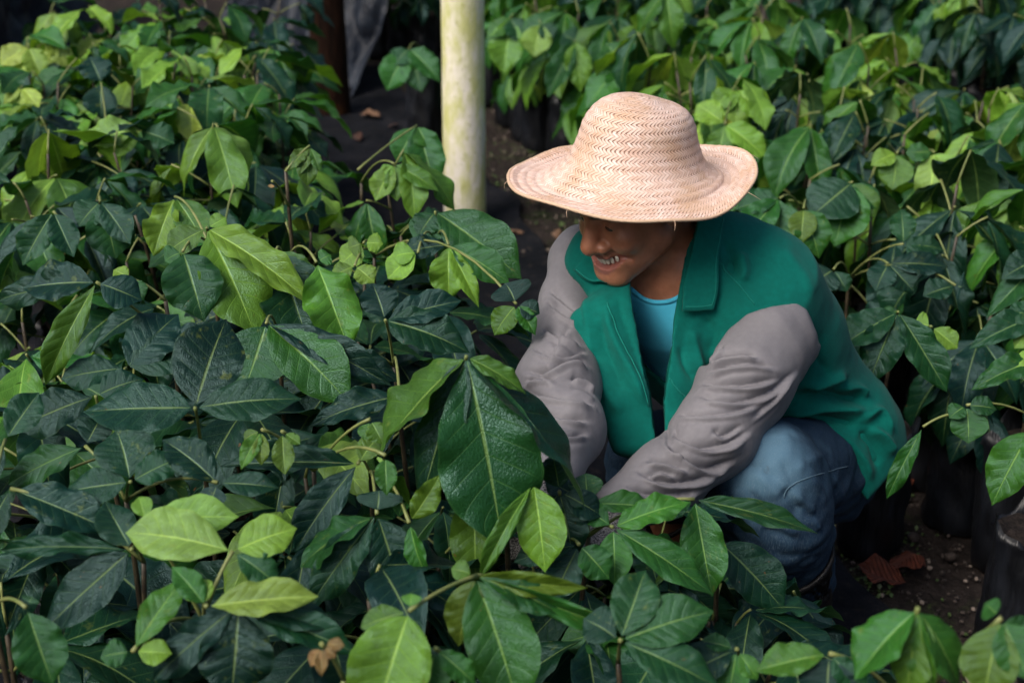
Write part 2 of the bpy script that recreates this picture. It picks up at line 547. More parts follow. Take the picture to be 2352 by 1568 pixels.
# ---- added ring of foliage, out of view, put in to block low sky light
fr = np.random.default_rng(5)
nF = 13000
az_ = fr.uniform(R(-180), R(180), nF); rad_ = fr.uniform(13.0, 18.0, nF)
zt_ = 5.6 + 1.2 * np.sin(az_ * 5) + .7 * np.sin(az_ * 13 + 1) + fr.normal(0, .35, nF)
hz_ = fr.random(nF) ** .8 * zt_
cen = np.stack([np.sin(az_) * rad_, 2.5 + np.cos(az_) * rad_, hz_], 1)
a_ = fr.normal(size=(nF, 3)); a_ /= np.linalg.norm(a_, axis=1)[:, None]
b_ = np.cross(a_, fr.normal(size=(nF, 3))); b_ /= np.linalg.norm(b_, axis=1)[:, None]
sz = fr.uniform(.25, .6, nF)[:, None]
Vw = np.stack([cen - a_ * sz, cen + b_ * sz * .45, cen + a_ * sz, cen - b_ * sz * .45], 1).reshape(-1, 3)
Vw[:, 2] = np.maximum(Vw[:, 2], 0)
m_, nt_, out_ = new_mat('blocker_foliage'); g_ = G(nt_)
isl_ = g_.node('ShaderNodeNewGeometry').outputs['Random Per Island']
finish(nt_, out_, g_.bsdf(g_.mix(isl_, (.012, .035, .012), (.05, .11, .03)), .6).outputs[0])
SKY_BLOCKER = link('sky_blocker', mesh_np('sky_blocker', Vw, np.arange(nF * 4).reshape(-1, 4), m_, False))
tag(SKY_BLOCKER, 'added ring of dark foliage outside the view that blocks low sky light', 'wood', kind='stuff')
# ================================================================== seedlings
WIDTH = np.array([(0, .03), (.025, .10), (.06, .25), (.11, .43), (.18, .63), (.27, .82), (.37, .94), (.48, .995), (.58, 1.0), (.67, .94), (.75, .80), (.82, .61), (.88, .41), (.93, .23), (.97, .09), (1, .010)])
def leaf_mesh(name, arch, fold, twist, wave, quilt, skew, seed, nu=13, nv=44, mat=None, ovate=0.0, nveins=8):
    r = np.random.default_rng(seed)
    v = np.linspace(0, 1, nv); u = np.linspace(-1, 1, nu)
    vw = np.clip(v ** (1 + ovate), 0, 1)
    w = np.interp(vw, WIDTH[:, 0], WIDTH[:, 1]) * .5
    U, Vv_ = np.meshgrid(u, v)
    rag = 1 + .010 * np.sin(Vv_ * 31 + r.uniform(0, 6) + 2 * np.sign(U)) + .006 * np.sin(Vv_ * 57 + r.uniform(0, 6))
    Wd = np.repeat(w[:, None], nu, 1) * np.where(np.abs(U) > .9, rag, 1)
    X = U * Wd * (1 + skew * np.sign(U))
    ph = Vv_ * nveins - np.abs(U) * 1.5
    bul = np.abs(np.sin(math.pi * ph)) ** .7
    Z = arch * 4 * Vv_ * (1 - Vv_) - arch * 1.2 * np.clip(Vv_ - .6, 0, 1) ** 2
    Z = Z + fold * np.abs(X) ** 1.15 + quilt * bul * (np.abs(U) ** .6) * (1 - np.abs(U) ** 6) * np.clip(w[:, None] * 3, 0, 1)
    Z = Z - fold * 1.2 * np.clip(np.abs(U) - .6, 0, 1) ** 2 * Wd
    Z = Z + wave * np.abs(U) ** 2.2 * Wd * (np.sin(Vv_ * r.uniform(9, 15) + r.uniform(0, 6) + (U > 0) * r.uniform(1, 4)) + .5 * np.sin(Vv_ * r.uniform(20, 30) + r.uniform(0, 6)))
    Z = Z + quilt * .15 * np.sin(Vv_ * 21 + 3 * U + seed) * np.sin(U * 5 + 9 * Vv_)
    a = twist * (Vv_ - .3)
    X2 = X * np.cos(a) - 0 * Z; Z2 = Z + X * np.sin(a)
    side = skew * .25 * np.sin(math.pi * Vv_)
    P = np.stack([X2 + side, Vv_, Z2], -1).reshape(-1, 3)
    F = grid_faces(nu, nv)
    uvv = np.stack([(U * .5 + .5).ravel(), Vv_.ravel()], 1)
    return mesh_np(name, P, F, mat, True, uvv[F.ravel()])
def leaf_mat():
    m, nt, out = new_mat('leaf'); g = G(nt)
    sp = g.node('ShaderNodeSeparateXYZ', {'Vector': g.uv()}); u, v = sp.outputs[0], sp.outputs[1]
    oi = g.node('ShaderNodeObjectInfo'); col = oi.outputs['Color']; rnd = oi.outputs['Random']
    back = g.node('ShaderNodeNewGeometry').outputs['Backfacing']
    o = g.node('ShaderNodeVectorMath', {0: g.obj(), 1: g.node('ShaderNodeCombineXYZ', {'X': g.math('MULTIPLY', rnd, 37.0), 'Y': g.math('MULTIPLY', rnd, 91.0), 'Z': 0.0}).outputs[0]}, operation='ADD').outputs[0]
    a = g.math('ABSOLUTE', g.math('MULTIPLY', g.math('SUBTRACT', u, .5), 2.0))
    ph = g.math('FRACT', g.math('SUBTRACT', g.math('MULTIPLY', v, 8.0), g.math('MULTIPLY', a, 1.5)))
    lat = g.math('MINIMUM', ph, g.math('SUBTRACT', 1.0, ph))
    latv = g.math('SUBTRACT', 1.0, g.ramp(lat, .0, .055))
    latv = g.math('MULTIPLY', latv, g.math('SUBTRACT', 1.0, g.ramp(a, .55, .97)))
    rib = g.math('SUBTRACT', 1.0, g.ramp(a, g.math('MULTIPLY', .022, g.math('SUBTRACT', 1.25, v)), g.math('MULTIPLY', .062, g.math('SUBTRACT', 1.25, v))))
    n1 = g.noise(o, 3.2, 2, .6); n2 = g.noise(o, 15, 3, .65)
    lum = g.math('ADD', .30, g.math('ADD', g.math('MULTIPLY', n1, 1.0), g.math('MULTIPLY', n2, .40)))
    c = g.node('ShaderNodeVectorMath', {0: col, 1: lum}, operation='MULTIPLY').outputs[0]
    pale = g.node('ShaderNodeVectorMath', {0: g.node('ShaderNodeVectorMath', {0: col, 1: (1.5, 1.45, 1.3)}, operation='MULTIPLY').outputs[0], 1: (.030, .045, .014)}, operation='ADD').outputs[0]
    ribc = g.node('ShaderNodeVectorMath', {0: g.node('ShaderNodeVectorMath', {0: col, 1: (1.5, 1.4, 1.2)}, operation='MULTIPLY').outputs[0], 1: (.115, .150, .045)}, operation='ADD').outputs[0]
    c = g.mix(g.math('MULTIPLY', latv, .75), c, pale)
    c = g.mix(g.math('MULTIPLY', rib, .9), c, ribc)
    edge = g.ramp(a, .93, 1.0)
    c = g.mix(g.math('MULTIPLY', edge, .35), c, pale)
    # small blemishes, brown and pale, on some leaves
    spot = g.math('MULTIPLY', g.ramp(g.noise(o, 9, 3, .75), .69, .73), g.math('GREATER_THAN', rnd, .55))
    c = g.mix(g.math('MULTIPLY', spot, .8), c, (.16, .07, .02))
    yel = g.math('MULTIPLY', g.ramp(g.noise(o, 6, 2, .7), .60, .75), g.math('LESS_THAN', rnd, .3))
    c = g.mix(g.math('MULTIPLY', yel, .35), c, (.20, .24, .04))
    under = g.node('ShaderNodeVectorMath', {0: g.node('ShaderNodeVectorMath', {0: c, 1: (1.25, 1.2, 1.1)}, operation='MULTIPLY').outputs[0], 1: (.022, .032, .008)}, operation='ADD').outputs[0]
    c2 = g.mix(back, c, under)
    drop = g.node('ShaderNodeTexVoronoi', {'Vector': g.node('ShaderNodeMapping', {'Vector': o, 'Scale': (1, 2, 1)}).outputs[0], 'Scale': 26.0})
    dsel = g.math('GREATER_THAN', g.node('ShaderNodeSeparateColor', {'Color': drop.outputs['Color']}).outputs[1], .62)
    dh = g.math('MULTIPLY', g.math('SUBTRACT', 1.0, g.ramp(drop.outputs['Distance'], .02, .20)), dsel)
    h = g.math('ADD', g.math('MULTIPLY', n2, .55), g.math('MULTIPLY', g.math('ADD', g.math('MULTIPLY', latv, -.5), g.math('MULTIPLY', rib, -.7)), 1.0))
    h = g.math('ADD', h, g.math('MULTIPLY', g.noise(o, 60, 1, .6), .3))
    h = g.math('ADD', h, g.math('MULTIPLY', dh, .4))
    b = g.bump(h, .26, .018)
    rough = g.math('ADD', .20, g.math('MULTIPLY', n2, .24))
    rough = g.math('ADD', rough, g.math('MULTIPLY', back, .2))
    pr = g.bsdf(c2, rough, b, Specular_IOR_Level=.40, Specular_Tint=(.62, .95, 1.0, 1.0))
    tr = g.node('ShaderNodeBsdfTranslucent', {'Color': g.node('ShaderNodeVectorMath', {0: c, 1: (1.5, 1.6, .6)}, operation='MULTIPLY').outputs[0], 'Normal': b})
    mx = g.node('ShaderNodeMixShader', {0: .22}); nt.links.new(pr.outputs[0], mx.inputs[1]); nt.links.new(tr.outputs[0], mx.inputs[2])
    finish(nt, out, mx.outputs[0]); return m
M_LEAF = leaf_mat()
def stalk_mat(name, a, b):
    m, nt, out = new_mat(name); g = G(nt)
    n = g.noise(g.obj(), 40, 4, .6)
    finish(nt, out, g.bsdf(g.mix(g.ramp(n, .35, .65), a, b), .5, g.bump(n, .3, .003)).outputs[0]); return m
M_STALK = stalk_mat('green_stalk', (.13, .17, .045), (.20, .22, .07))
M_STEM = stalk_mat('brown_stem', (.030, .022, .014), (.070, .055, .030))

LEAVES = []
_r = np.random.default_rng(21)
for i in range(24):
    LEAVES.append(leaf_mesh('leaf_%02d' % i, _r.uniform(.02, .14), _r.uniform(.03, .36), _r.uniform(-.65, .65), _r.uniform(.03, .12), _r.uniform(.011, .017), _r.uniform(-.08, .08), i, mat=M_LEAF, ovate=_r.uniform(-.15, .10)))
# flatter ones for leaves whose outline was measured, and strongly puckered ones
FLAT = [leaf_mesh('leaf_flat_%d' % i, .035 + .02 * (i % 3), .10 + .05 * (i % 4), (-.35, .3, .1, -.15, .22, 0)[i], .04 + .015 * i, .013 + .002 * (i % 3), (-.05, .05, 0, .04, -.03, .02)[i], 50 + i, mat=M_LEAF, ovate=(-.1, .05, -.2, 0, .1, -.15)[i], nu=17, nv=56) for i in range(6)]
CRINK = [leaf_mesh('leaf_puckered_%d' % i, .06, .2, .3, .22, .026, .05, 70 + i, mat=M_LEAF, nu=17, nv=56) for i in range(2)]
PAL = {'D': (.0036, .0230, .0120), 'B': (.0040, .0215, .0165), 'M': (.0075, .0400, .0130), 'G': (.026, .105, .012), 'L': (.135, .265, .026), 'P': (.215, .335, .078), 'O': (.070, .125, .012), 'R': (.20, .12, .04), 'Y': (.29, .38, .058)}
def leaf_col(code, r):
    c = np.array(PAL[code]); j = r.uniform(.78, 1.25)
    nx_ = {'D': 'M', 'B': 'D', 'M': 'G', 'G': 'MLG', 'L': 'GLP', 'P': 'L', 'O': 'G', 'R': 'R', 'Y': 'L'}[code]
    c = c + (np.array(PAL[nx_[int(r.integers(0, len(nx_)))]]) - c) * r.uniform(0, .75)
    return tuple(np.clip(c * j * r.uniform(.92, 1.08, 3), 0, 1)) + (1.0,)
def leaf_matrix(B, T, width, hint, roll=0.0):
    ax = T - B; L = np.linalg.norm(ax); ax = ax / L
    n = hint - (hint @ ax) * ax; n /= np.linalg.norm(n) + 1e-9
    s = np.cross(ax, n)
    if roll:
        n, s = n * math.cos(roll) + s * math.sin(roll), s * math.cos(roll) - n * math.sin(roll)
    M = Matrix(((s[0] * width, ax[0] * L, n[0] * L, B[0]), (s[1] * width, ax[1] * L, n[1] * L, B[1]), (s[2] * width, ax[2] * L, n[2] * L, B[2]), (0, 0, 0, 1)))
    return M, n
def add_leaf(parent_inv, parent, mesh, M, color, name='leaf'):
    o = bpy.data.objects.new(name, mesh)
    COL.objects.link(o); o.parent = parent
    o.matrix_basis = parent_inv @ M
    o.color = color
    return o

# ---- bags
def bag_mat():
    m, nt, out = new_mat('black_poly'); g = G(nt); v = g.obj()
    n = g.noise(g.node('ShaderNodeMapping', {'Vector': v, 'Scale': (1, 1, .3)}).outputs[0], 22, 4, .6)
    c = g.mix(g.ramp(n, .4, .7), (.003, .0035, .005), (.009, .011, .016))
    c = g.mix(g.math('MULTIPLY', g.ramp(g.noise(v, 30, 5, .7), .6, .8), .3), c, (.025, .021, .018))
    finish(nt, out, g.bsdf(c, .45, g.bump(n, .6, .02)).outputs[0]); return m
M_BAG = bag_mat()
def bag_mesh(seed):
    r = np.random.default_rng(seed); n, m = 30, 16
    hgt = .31; prof = [(.0, .94), (.03, 1.0), (.5, 1.02), (.85, .97), (.97, .99), (1.0, 1.03)]
    V = []
    ph = r.uniform(0, 6, 6)
    for i in range(m):
        t = i / (m - 1); k = np.interp(t, [p[0] for p in prof], [p[1] for p in prof])
        for j in range(n):
            a = 2 * math.pi * j / n
            rr = .072 * k * (1 + .05 * math.sin(2 * a + ph[0] + 3 * t) + .045 * math.sin(5 * a + ph[1] - 5 * t) + .035 * math.sin(9 * a + ph[2] + 7 * t) + .04 * math.sin(t * 17 + 3 * a + ph[3]))
            V.append((rr * math.cos(a), rr * math.sin(a), t * hgt + (.022 * math.sin(3 * a + ph[4]) + .012 * math.sin(7 * a + ph[5]) if i == m - 1 else 0)))
    base = len(V)
    for j in range(n):                                    # folded-in rim
        a = 2 * math.pi * j / n
        V.append((.066 * math.cos(a), .066 * math.sin(a), hgt - .022))
    F = [tuple(f) for f in grid_faces(n, m, True)] + [((m - 1) * n + j, (m - 1) * n + (j + 1) % n, base + (j + 1) % n, base + j) for j in range(n)]
    return mesh_np('grow_bag', V, F, M_BAG)
BAGS = [bag_mesh(i) for i in range(5)]
def soil_disc():
    n = 20; V = [(0, 0, .296)]; F = []
    for k, rr in enumerate((.03, .067)):
        for j in range(n):
            a = 2 * math.pi * j / n; V.append((rr * math.cos(a), rr * math.sin(a), .292 + RND.uniform(-.006, .006)))
    for j in range(n):
        F.append((0, 1 + j, 1 + (j + 1) % n)); F.append((1 + j, 1 + n + j, 1 + n + (j + 1) % n, 1 + (j + 1) % n))
    return mesh_np('potting_soil', V, F, M_SOIL)
SOILD = soil_disc()
def put_bag(root, k, s=1.0):
    o = bpy.data.objects.new('grow_bag', BAGS[k % 5]); COL.objects.link(o); o.parent = root
    o.matrix_basis = Matrix.Rotation(k * 1.7, 4, 'Z')
    q = bpy.data.objects.new('potting_soil', SOILD); COL.objects.link(q); q.parent = o
    return o

# ---- seedlings whose leaves can be made out one by one: (stem top), [(fork x, y, height-or-depth, [(tip x, tip y, width, colour, lean, roll)])]
def place(x, y, zd):
    return at_z(x, y, zd) if zd < 1.2 else at(x, y, zd)
HERO_STEMS = []
def hero(label, stem, forks, stemcol=None):
    r = np.random.default_rng(abs(hash(label)) % 1000 if False else sum(map(ord, label)))
    top = place(*stem)
    base = np.array([top[0] + r.uniform(-.03, .03), top[1] + r.uniform(0, .05), 0.0])
    HERO_STEMS.append(base[:2])
    root = empty('seedling', tuple(base)); inv = Matrix.Translation(Vector(base)).inverted()
    tag(root, label, 'seedling', 'seedlings in grow bags')
    if base[1] > 1.0: put_bag(root, int(r.integers(0, 5)))
    zb = .27
    b2 = base + np.array([0, 0, zb])
    pts = bez(b2, (b2 + top) / 2 + np.array([r.uniform(-.015, .015), r.uniform(-.015, .015), 0]), top, 10)
    v, f = tube(pts, np.linspace(.0058, .0034, 10), 7)
    so = bpy.data.objects.new('stem', mesh_np('stem', v - base, f, stemcol or M_STEM)); COL.objects.link(so); so.parent = root
    for fk in forks:
        J = place(*fk[:3])
        # leaf stalk from the stem to the fork
        hgt = np.clip((J[2] - zb) / max(top[2] - zb, .05) - .12, .35, 1.0)
        s0 = pts[int(round(hgt * 9))]
        mid = (s0 + J) / 2 + np.array([0, 0, .25 * np.linalg.norm((J - s0)[:2])])
        if len(fk) > 4:
            s0 = place(*fk[4]); mid = (s0 + J) / 2 + np.array([0, 0, .01])
        v, f = tube(bez(s0, mid, J, 9), [.0032, .0026, .0024, .0023, .0022, .0022, .0022, .0024, .0029], 6)
        po = bpy.data.objects.new('leaf_stalk', mesh_np('leaf_stalk', v - base, f, M_STALK)); COL.objects.link(po); po.parent = root
        dJ = (J - C0) @ VF
        for lf in fk[3]:
            tx, ty, w, c = lf[:4]
            k = lf[4] if len(lf) > 4 and lf[4] is not None else None
            roll = R(lf[5]) if len(lf) > 5 else 0.0
            dxm = (tx - fk[0]) / FPX * dJ; dym = (ty - fk[1]) / FPX * dJ
            if k is None: dd = -.30 * dym if dym > 0 else -.75 * dym
            else: dd = k * math.hypot(dxm, dym)
            Tt = at(tx, ty, dJ + dd)
            ax = Tt - J; ax /= np.linalg.norm(ax)
            Bq = J + ax * .006
            tocam = C0 - J; tocam = tocam / np.linalg.norm(tocam)
            hint = tocam * .75 + np.array([0, 0, .65])
            M, n = leaf_matrix(Bq, Tt, 1.0, hint, roll)
            facing = max(.55, abs(n @ tocam)) if not roll else max(.25, abs(n @ tocam))
            W = w / FPX * dJ / facing
            M, n = leaf_matrix(Bq, Tt, W, hint, roll)
            pool = CRINK if (len(lf) > 6 and lf[6] == 'c') else FLAT
            add_leaf(inv, root, pool[int(r.integers(0, len(pool)))], M, leaf_col(c, r))
            # the little stalk of the leaflet
    return root

hero('lime green seedling with broad hanging leaves, brightest of the near left bed', (480, 560, .86), [
    (475, 524, .92, [(588, 772, 140, 'L'), (727, 708, 74, 'L'), (383, 580, 62, 'O'), (520, 500, 40, 'L')]),
    (420, 577, .90, [(468, 738, 125, 'G'), (378, 600, 50, 'G')]),
    (402, 452, .90, [(352, 588, 70, 'L', None, 0, 'c'), (470, 560, 70, 'O')])])
hero('seedling with one puckered bright green leaf beside the lime green seedling', (655, 610, .80), [
    (727, 602, .90, [(803, 808, 118, 'G', None, 0, 'c'), (760, 585, 40, 'G')]),
    (635, 572, .88, [(705, 775, 140, 'M'), (560, 660, 80, 'M'), (735, 690, 70, 'O')])])
hero('seedling with a single long yellow green leaf hanging from a bare brown stem', (380, 690, .86), [
    (222, 648, .92, [(104, 884, 66, 'L', -.05), (52, 662, 84, 'B', .1), (326, 690, 84, 'B', .1), (-10, 690, 60, 'D', .2)], (374, 764, .80)),
    (300, 640, .9, [(330, 690, 40, 'G'), (260, 620, 30, 'L')])])
hero('dark glossy seedling with three spread leaves in the near left bed', (462, 1020, .76), [
    (448, 936, .84, [(520, 732, 150, 'D', .55), (190, 945, 122, 'D', 0), (693, 915, 104, 'D', .05)])])
hero('dark seedling with a wide leaf reaching the lower left side', (230, 960, .76), [
    (220, 908, .80, [(38, 985, 96, 'D', -.1), (330, 870, 70, 'D')]),
    (290, 845, .80, [(430, 790, 110, 'D', .3), (410, 720, 110, 'B', .5), (140, 870, 70, 'D')])])
hero('seedling with a large wet mid green leaf slanting below the lime leaves', (640, 770, .76), [
    (612, 742, .86, [(808, 930, 122, 'G', -.25), (560, 900, 150, 'M'), (900, 885, 66, 'B', -.1)])])
hero('dark seedling with blue green leaves between the lime and the long central leaves', (905, 840, .74), [
    (918, 908, .82, [(710, 978, 66, 'B', -.05)]),
    (885, 735, .86, [(855, 650, 78, 'B', .5), (1080, 810, 96, 'D', -.1), (1060, 690, 70, 'B', .1)]),
    (770, 800, .80, [(920, 880, 56, 'B', -.1), (700, 900, 70, 'D')])])
hero('tall seedling with the biggest hanging dark green leaf, before the grey sleeve', (1066, 900, 1.95), [
    (1071, 818, 1.88, [(1156, 1264, 236, 'M', -.1), (958, 1196, 110, 'D', .02, 20), (868, 1045, 80, 'O', .05, 45), (1348, 1168, 90, 'D', .05, -52), (1210, 905, 46, 'G', .1)])])
hero('lime leaved seedling behind the biggest hanging leaf', (1160, 1060, 1.93), [
    (1225, 1108, 1.86, [(1252, 1314, 112, 'L', -.1), (1100, 1330, 40, 'G')]),
    (1085, 1105, 1.92, [(1092, 1335, 118, 'G', -.1)])])
hero('dark seedling with drooping narrow leaves left of the biggest leaf', (850, 1090, .70), [
    (822, 1064, .78, [(676, 1268, 86, 'B', -.1), (500, 1070, 66, 'D', .05), (880, 990, 50, 'O')]),
    (866, 1180, .76, [(714, 1388, 96, 'D', -.1), (932, 1402, 122, 'D', -.05), (688, 1302, 54, 'M', .05, 40), (870, 1125, 100, 'D', .5)]),
    (940, 1200, .76, [(985, 1335, 44, 'M', 0, 40), (1010, 1090, 60, 'O', .1, 30)])])
hero('seedling putting out small pale olive leaflets between the dark leaves', (720, 1080, .74), [
    (602, 986, .84, [(553, 1078, 40, 'O'), (600, 1068, 38, 'O'), (560, 1010, 26, 'O')]),
    (648, 990, .84, [(655, 1090, 50, 'O'), (690, 1020, 26, 'O')]),
    (885, 1045, .84, [(888, 1138, 50, 'G'), (870, 1060, 20, 'L')]),
    (850, 962, .84, [(836, 1010, 40, 'O'), (880, 1020, 50, 'O')])])
hero('pale lime seedling with spotted leaves in the lower left', (470, 1430, .68), [
    (535, 1265, .83, [(288, 1222, 112, 'P', .1), (682, 1212, 92, 'L', .3), (640, 1345, 70, 'M')], (476, 1392, .78)),
    (335, 1198, .84, [(548, 1186, 84, 'P', .05), (318, 1140, 40, 'L')]),
    (474, 1392, .80, [(732, 1368, 80, 'P', .05), (395, 1300, 60, 'G', .3), (440, 1330, 60, 'L')]),
    (305, 1495, .76, [(420, 1330, 76, 'O', .4), (395, 1500, 60, 'L', 0), (230, 1510, 60, 'M')])])
hero('dark bluish seedling with a long ribbed leaf at the lower left', (330, 1290, .70), [
    (302, 1262, .78, [(92, 1455, 112, 'B', -.1), (0, 1262, 44, 'D', .1), (240, 1150, 84, 'D', .4)]),
    (24, 1122, .80, [(258, 1218, 92, 'B', -.05), (-40, 1250, 70, 'D')])])
hero('dark seedling with a broad leaf hanging in the bottom left corner', (-20, 1400, .74), [
    (60, 1394, .80, [(122, 1572, 120, 'M', -.1), (75, 1370, 40, 'M')]),
    (12, 1010, .82, [(-60, 1120, 80, 'D'), (90, 900, 80, 'D', .4)])])
hero('dark seedling spreading three leaves at mid left', (290, 1150, .74), [
    (300, 1106, .80, [(143, 1130, 84, 'D', .05), (268, 986, 126, 'D', .5), (420, 1050, 70, 'D', .2)]),
    (196, 1024, .80, [(18, 1112, 70, 'M', 0), (230, 960, 70, 'D')]),
    (500, 1108, .80, [(372, 1008, 80, 'D', .4), (480, 1160, 60, 'B'), (640, 1120, 60, 'D')])])
hero('seedling with a broad blue green leaf at the bottom edge', (560, 1420, .70), [
    (549, 1388, .79, [(532, 1600, 172, 'B', -.15), (350, 1562, 84, 'B', -.1), (785, 1440, 74, 'D', 0), (820, 1500, 80, 'D')])])
hero('small seedling with curled brown young leaves near the bottom edge', (790, 1560, .76), [
    (738, 1478, .84, [(792, 1482, 30, 'R'), (714, 1530, 30, 'R'), (738, 1552, 30, 'R'), (770, 1510, 30, 'R')])], M_STALK)
hero('bright green seedling with the largest leaf at the bottom edge', (1180, 1380, .70), [
    (940, 1402, .82, [(852, 1690, 184, 'G', -.2), (828, 1440, 60, 'O', .1), (945, 1362, 40, 'L')], (1095, 1322, .80)),
    (1092, 1322, .80, [(1196, 1640, 160, 'G', -.2), (1052, 1485, 90, 'O', .05), (1292, 1410, 76, 'M', -.1), (1036, 1305, 46, 'O', .1), (1350, 1350, 54, 'O', .1, 35), (1490, 1470, 50, 'M', 0, 30)])])
hero('short seedling with a bright twin leaf at the bottom edge', (1050, 1560, .70), [
    (1000, 1488, .78, [(982, 1600, 100, 'G', -.2), (1095, 1575, 60, 'G', -.1)])])
hero('glossy seedling with leaves lying across the wrist and the jeans', (1352, 1230, 2.0), [
    (1350, 1156, 1.96, [(1345, 1086, 74, 'G', .5), (1515, 1168, 58, 'G', 0), (1250, 1100, 50, 'D')]),
    (1408, 1210, 1.92, [(1585, 1152, 66, 'G', .1), (1412, 1345, 78, 'G', -.2), (1640, 1366, 84, 'M', -.15), (1330, 1160, 60, 'G')]),
    (1595, 1146, 1.98, [(1880, 1224, 60, 'G', -.05), (1636, 1370, 104, 'M', -.2), (1520, 1195, 40, 'G')])])
hero('low dark seedling around the gloved hands', (1290, 1200, 1.98), [
    (1285, 1128, 1.93, [(1225, 1235, 84, 'D', -.05), (1385, 1185, 70, 'D', 0), (1318, 1290, 96, 'D', -.1), (1268, 1040, 70, 'D', .4)]),
    (1330, 1250, 1.88, [(1270, 1380, 90, 'D', -.1), (1400, 1330, 80, 'M', -.1), (1180, 1290, 60, 'D', 0)])])
hero('seedling with mottled wet leaves below the jeans', (1420, 1520, .66), [
    (1425, 1470, .76, [(1482, 1308, 106, 'M', .5), (1640, 1402, 108, 'M', .1), (1655, 1580, 106, 'M', -.2), (1340, 1420, 90, 'D')])])
hero('dark seedling hiding the top of the rubber boot', (1650, 1300, 2.1), [
    (1652, 1242, 2.05, [(1802, 1402, 112, 'D', -.1), (1720, 1310, 80, 'D', 0), (1560, 1330, 80, 'D')])])
hero('seedling with a green leaf pair at the bottom below the boot', (1700, 1560, .60), [
    (1692, 1490, .72, [(1672, 1600, 76, 'G', -.2), (1740, 1560, 50, 'G'), (1610, 1470, 40, 'G'), (1560, 1560, 90, 'D')])])
hero('large seedling with arching leaf undersides in the bottom right corner', (2060, 1600, .70), [
    (2108, 1396, .88, [(1962, 1560, 105, 'G', .05, 25), (2150, 1600, 60, 'O', -.05, 45), (2205, 1580, 80, 'G', .05, -30), (2080, 1600, 100, 'O', .1)], (2060, 1590, .72)),
    (1905, 1500, .78, [(1735, 1540, 76, 'O', .05), (1900, 1605, 130, 'B', -.2), (1990, 1600, 70, 'M')])])
hero('seedling with a ragged pale olive leaf at the right bottom corner', (2330, 1560, .74), [
    (2300, 1418, .88, [(2262, 1384, 60, 'G', .2), (2355, 1475, 70, 'M', .1), (2260, 1600, 130, 'O', -.05), (2360, 1560, 110, 'G')], (2130, 1590, .76))])
# right bed, near rows
hero('dark seedling with a drooping trio of leaves right of the green shoulder', (2050, 800, .50), [
    (2063, 716, .66, [(1925, 800, 78, 'M', -.05), (1994, 886, 92, 'D', -.1), (2176, 900, 80, 'M', -.15), (2080, 800, 70, 'O', .05)]),
    (2140, 750, .62, [(2200, 800, 50, 'L'), (2100, 740, 50, 'L')])])
hero('mid green seedling with hanging leaves against the green shoulder', (1850, 520, .52), [
    (1792, 455, .68, [(1782, 616, 132, 'M', -.1), (1700, 560, 70, 'M'), (1690, 480, 60, 'M', .1)]),
    (1846, 478, .68, [(1882, 594, 84, 'G', -.1), (1840, 560, 60, 'O')]),
    (1958, 418, .70, [(1918, 566, 124, 'G', -.1), (1860, 500, 110, 'M'), (2010, 500, 64, 'O'), (2020, 480, 50, 'M')])])
hero('seedling with small dark leaves on a yellow branch right of the shoulder', (1950, 640, .50), [
    (1915, 618, .60, [(1862, 660, 80, 'D'), (1945, 670, 44, 'M')]),
    (2040, 605, .62, [(2100, 670, 60, 'D'), (2180, 612, 56, 'B', 0), (2010, 670, 60, 'D')]),
    (2075, 560, .64, [(2170, 575, 44, 'M', 0), (2070, 480, 54, 'M', .4), (2140, 600, 50, 'M')]),
    (2195, 655, .60, [(2210, 660, 70, 'B'), (2120, 680, 50, 'D')])])
hero('seedling with two glossy lime green leaves hanging over the dark gap', (2090, 420, .50), [
    (2146, 350, .68, [(2132, 484, 80, 'L', -.1), (2232, 478, 60, 'L', -.1), (2080, 352, 40, 'M')]),
    (2060, 352, .70, [(2050, 436, 76, 'L', -.1), (2000, 380, 40, 'L')])])
hero('seedling with a broad mid green leaf by the right edge', (2420, 1000, .50), [
    (2220, 930, .60, [(2225, 1018, 84, 'G', -.1), (2180, 960, 40, 'M'), (2290, 940, 44, 'M')]),
    (2370, 985, .62, [(2278, 1160, 100, 'G', 0), (2400, 1100, 80, 'G')]),
    (2120, 980, .56, [(2036, 1145, 44, 'M', .05), ], (2190, 950, .58))])
hero('seedling with long dark leaves slanting in from the right edge', (2390, 760, .56), [
    (2400, 720, .68, [(2226, 800, 60, 'M', 0), (2310, 720, 50, 'M'), (2330, 800, 60, 'L')]),
    (2400, 820, .66, [(2230, 895, 56, 'G', 0), (2320, 860, 50, 'L')]),
    (2400, 590, .68, [(2265, 730, 60, 'M', 0), (2300, 640, 60, 'M')])])
hero('lime seedling with drooping leaves just right of the straw hat', (1690, 280, .50), [
    (1694, 205, .68, [(1690, 288, 64, 'L', -.1), (1635, 250, 44, 'L'), (1758, 276, 54, 'L'), (1665, 260, 30, 'L')]),
    (1665, 285, .64, [(1648, 372, 66, 'L', -.1), (1765, 370, 60, 'L', -.1), (1600, 240, 60, 'L', .3)])])
hero('light green seedling above the straw hat crown', (1420, 210, .44), [
    (1425, 145, .62, [(1420, 240, 64, 'G', -.1), (1345, 250, 70, 'G', -.1), (1390, 100, 60, 'G', .4)]),
    (1488, 160, .60, [(1490, 240, 70, 'G', -.1), (1440, 170, 40, 'G')])])
hero('light green seedling with two long ribbed leaves over the dark bags', (1290, 160, .40), [
    (1322, 95, .60, [(1258, 224, 54, 'G', -.1), (1334, 212, 60, 'G', -.1), (1290, 80, 50, 'M')])])
hero('light green seedling with a broad ribbed leaf right of the white post', (1200, 100, .42), [
    (1172, 42, .62, [(1158, 172, 76, 'G', -.1), (1118, 90, 40, 'G'), (1200, 100, 50, 'M')]),
    (1242, 54, .62, [(1228, 132, 66, 'L', -.1), (1270, 90, 40, 'M')])])
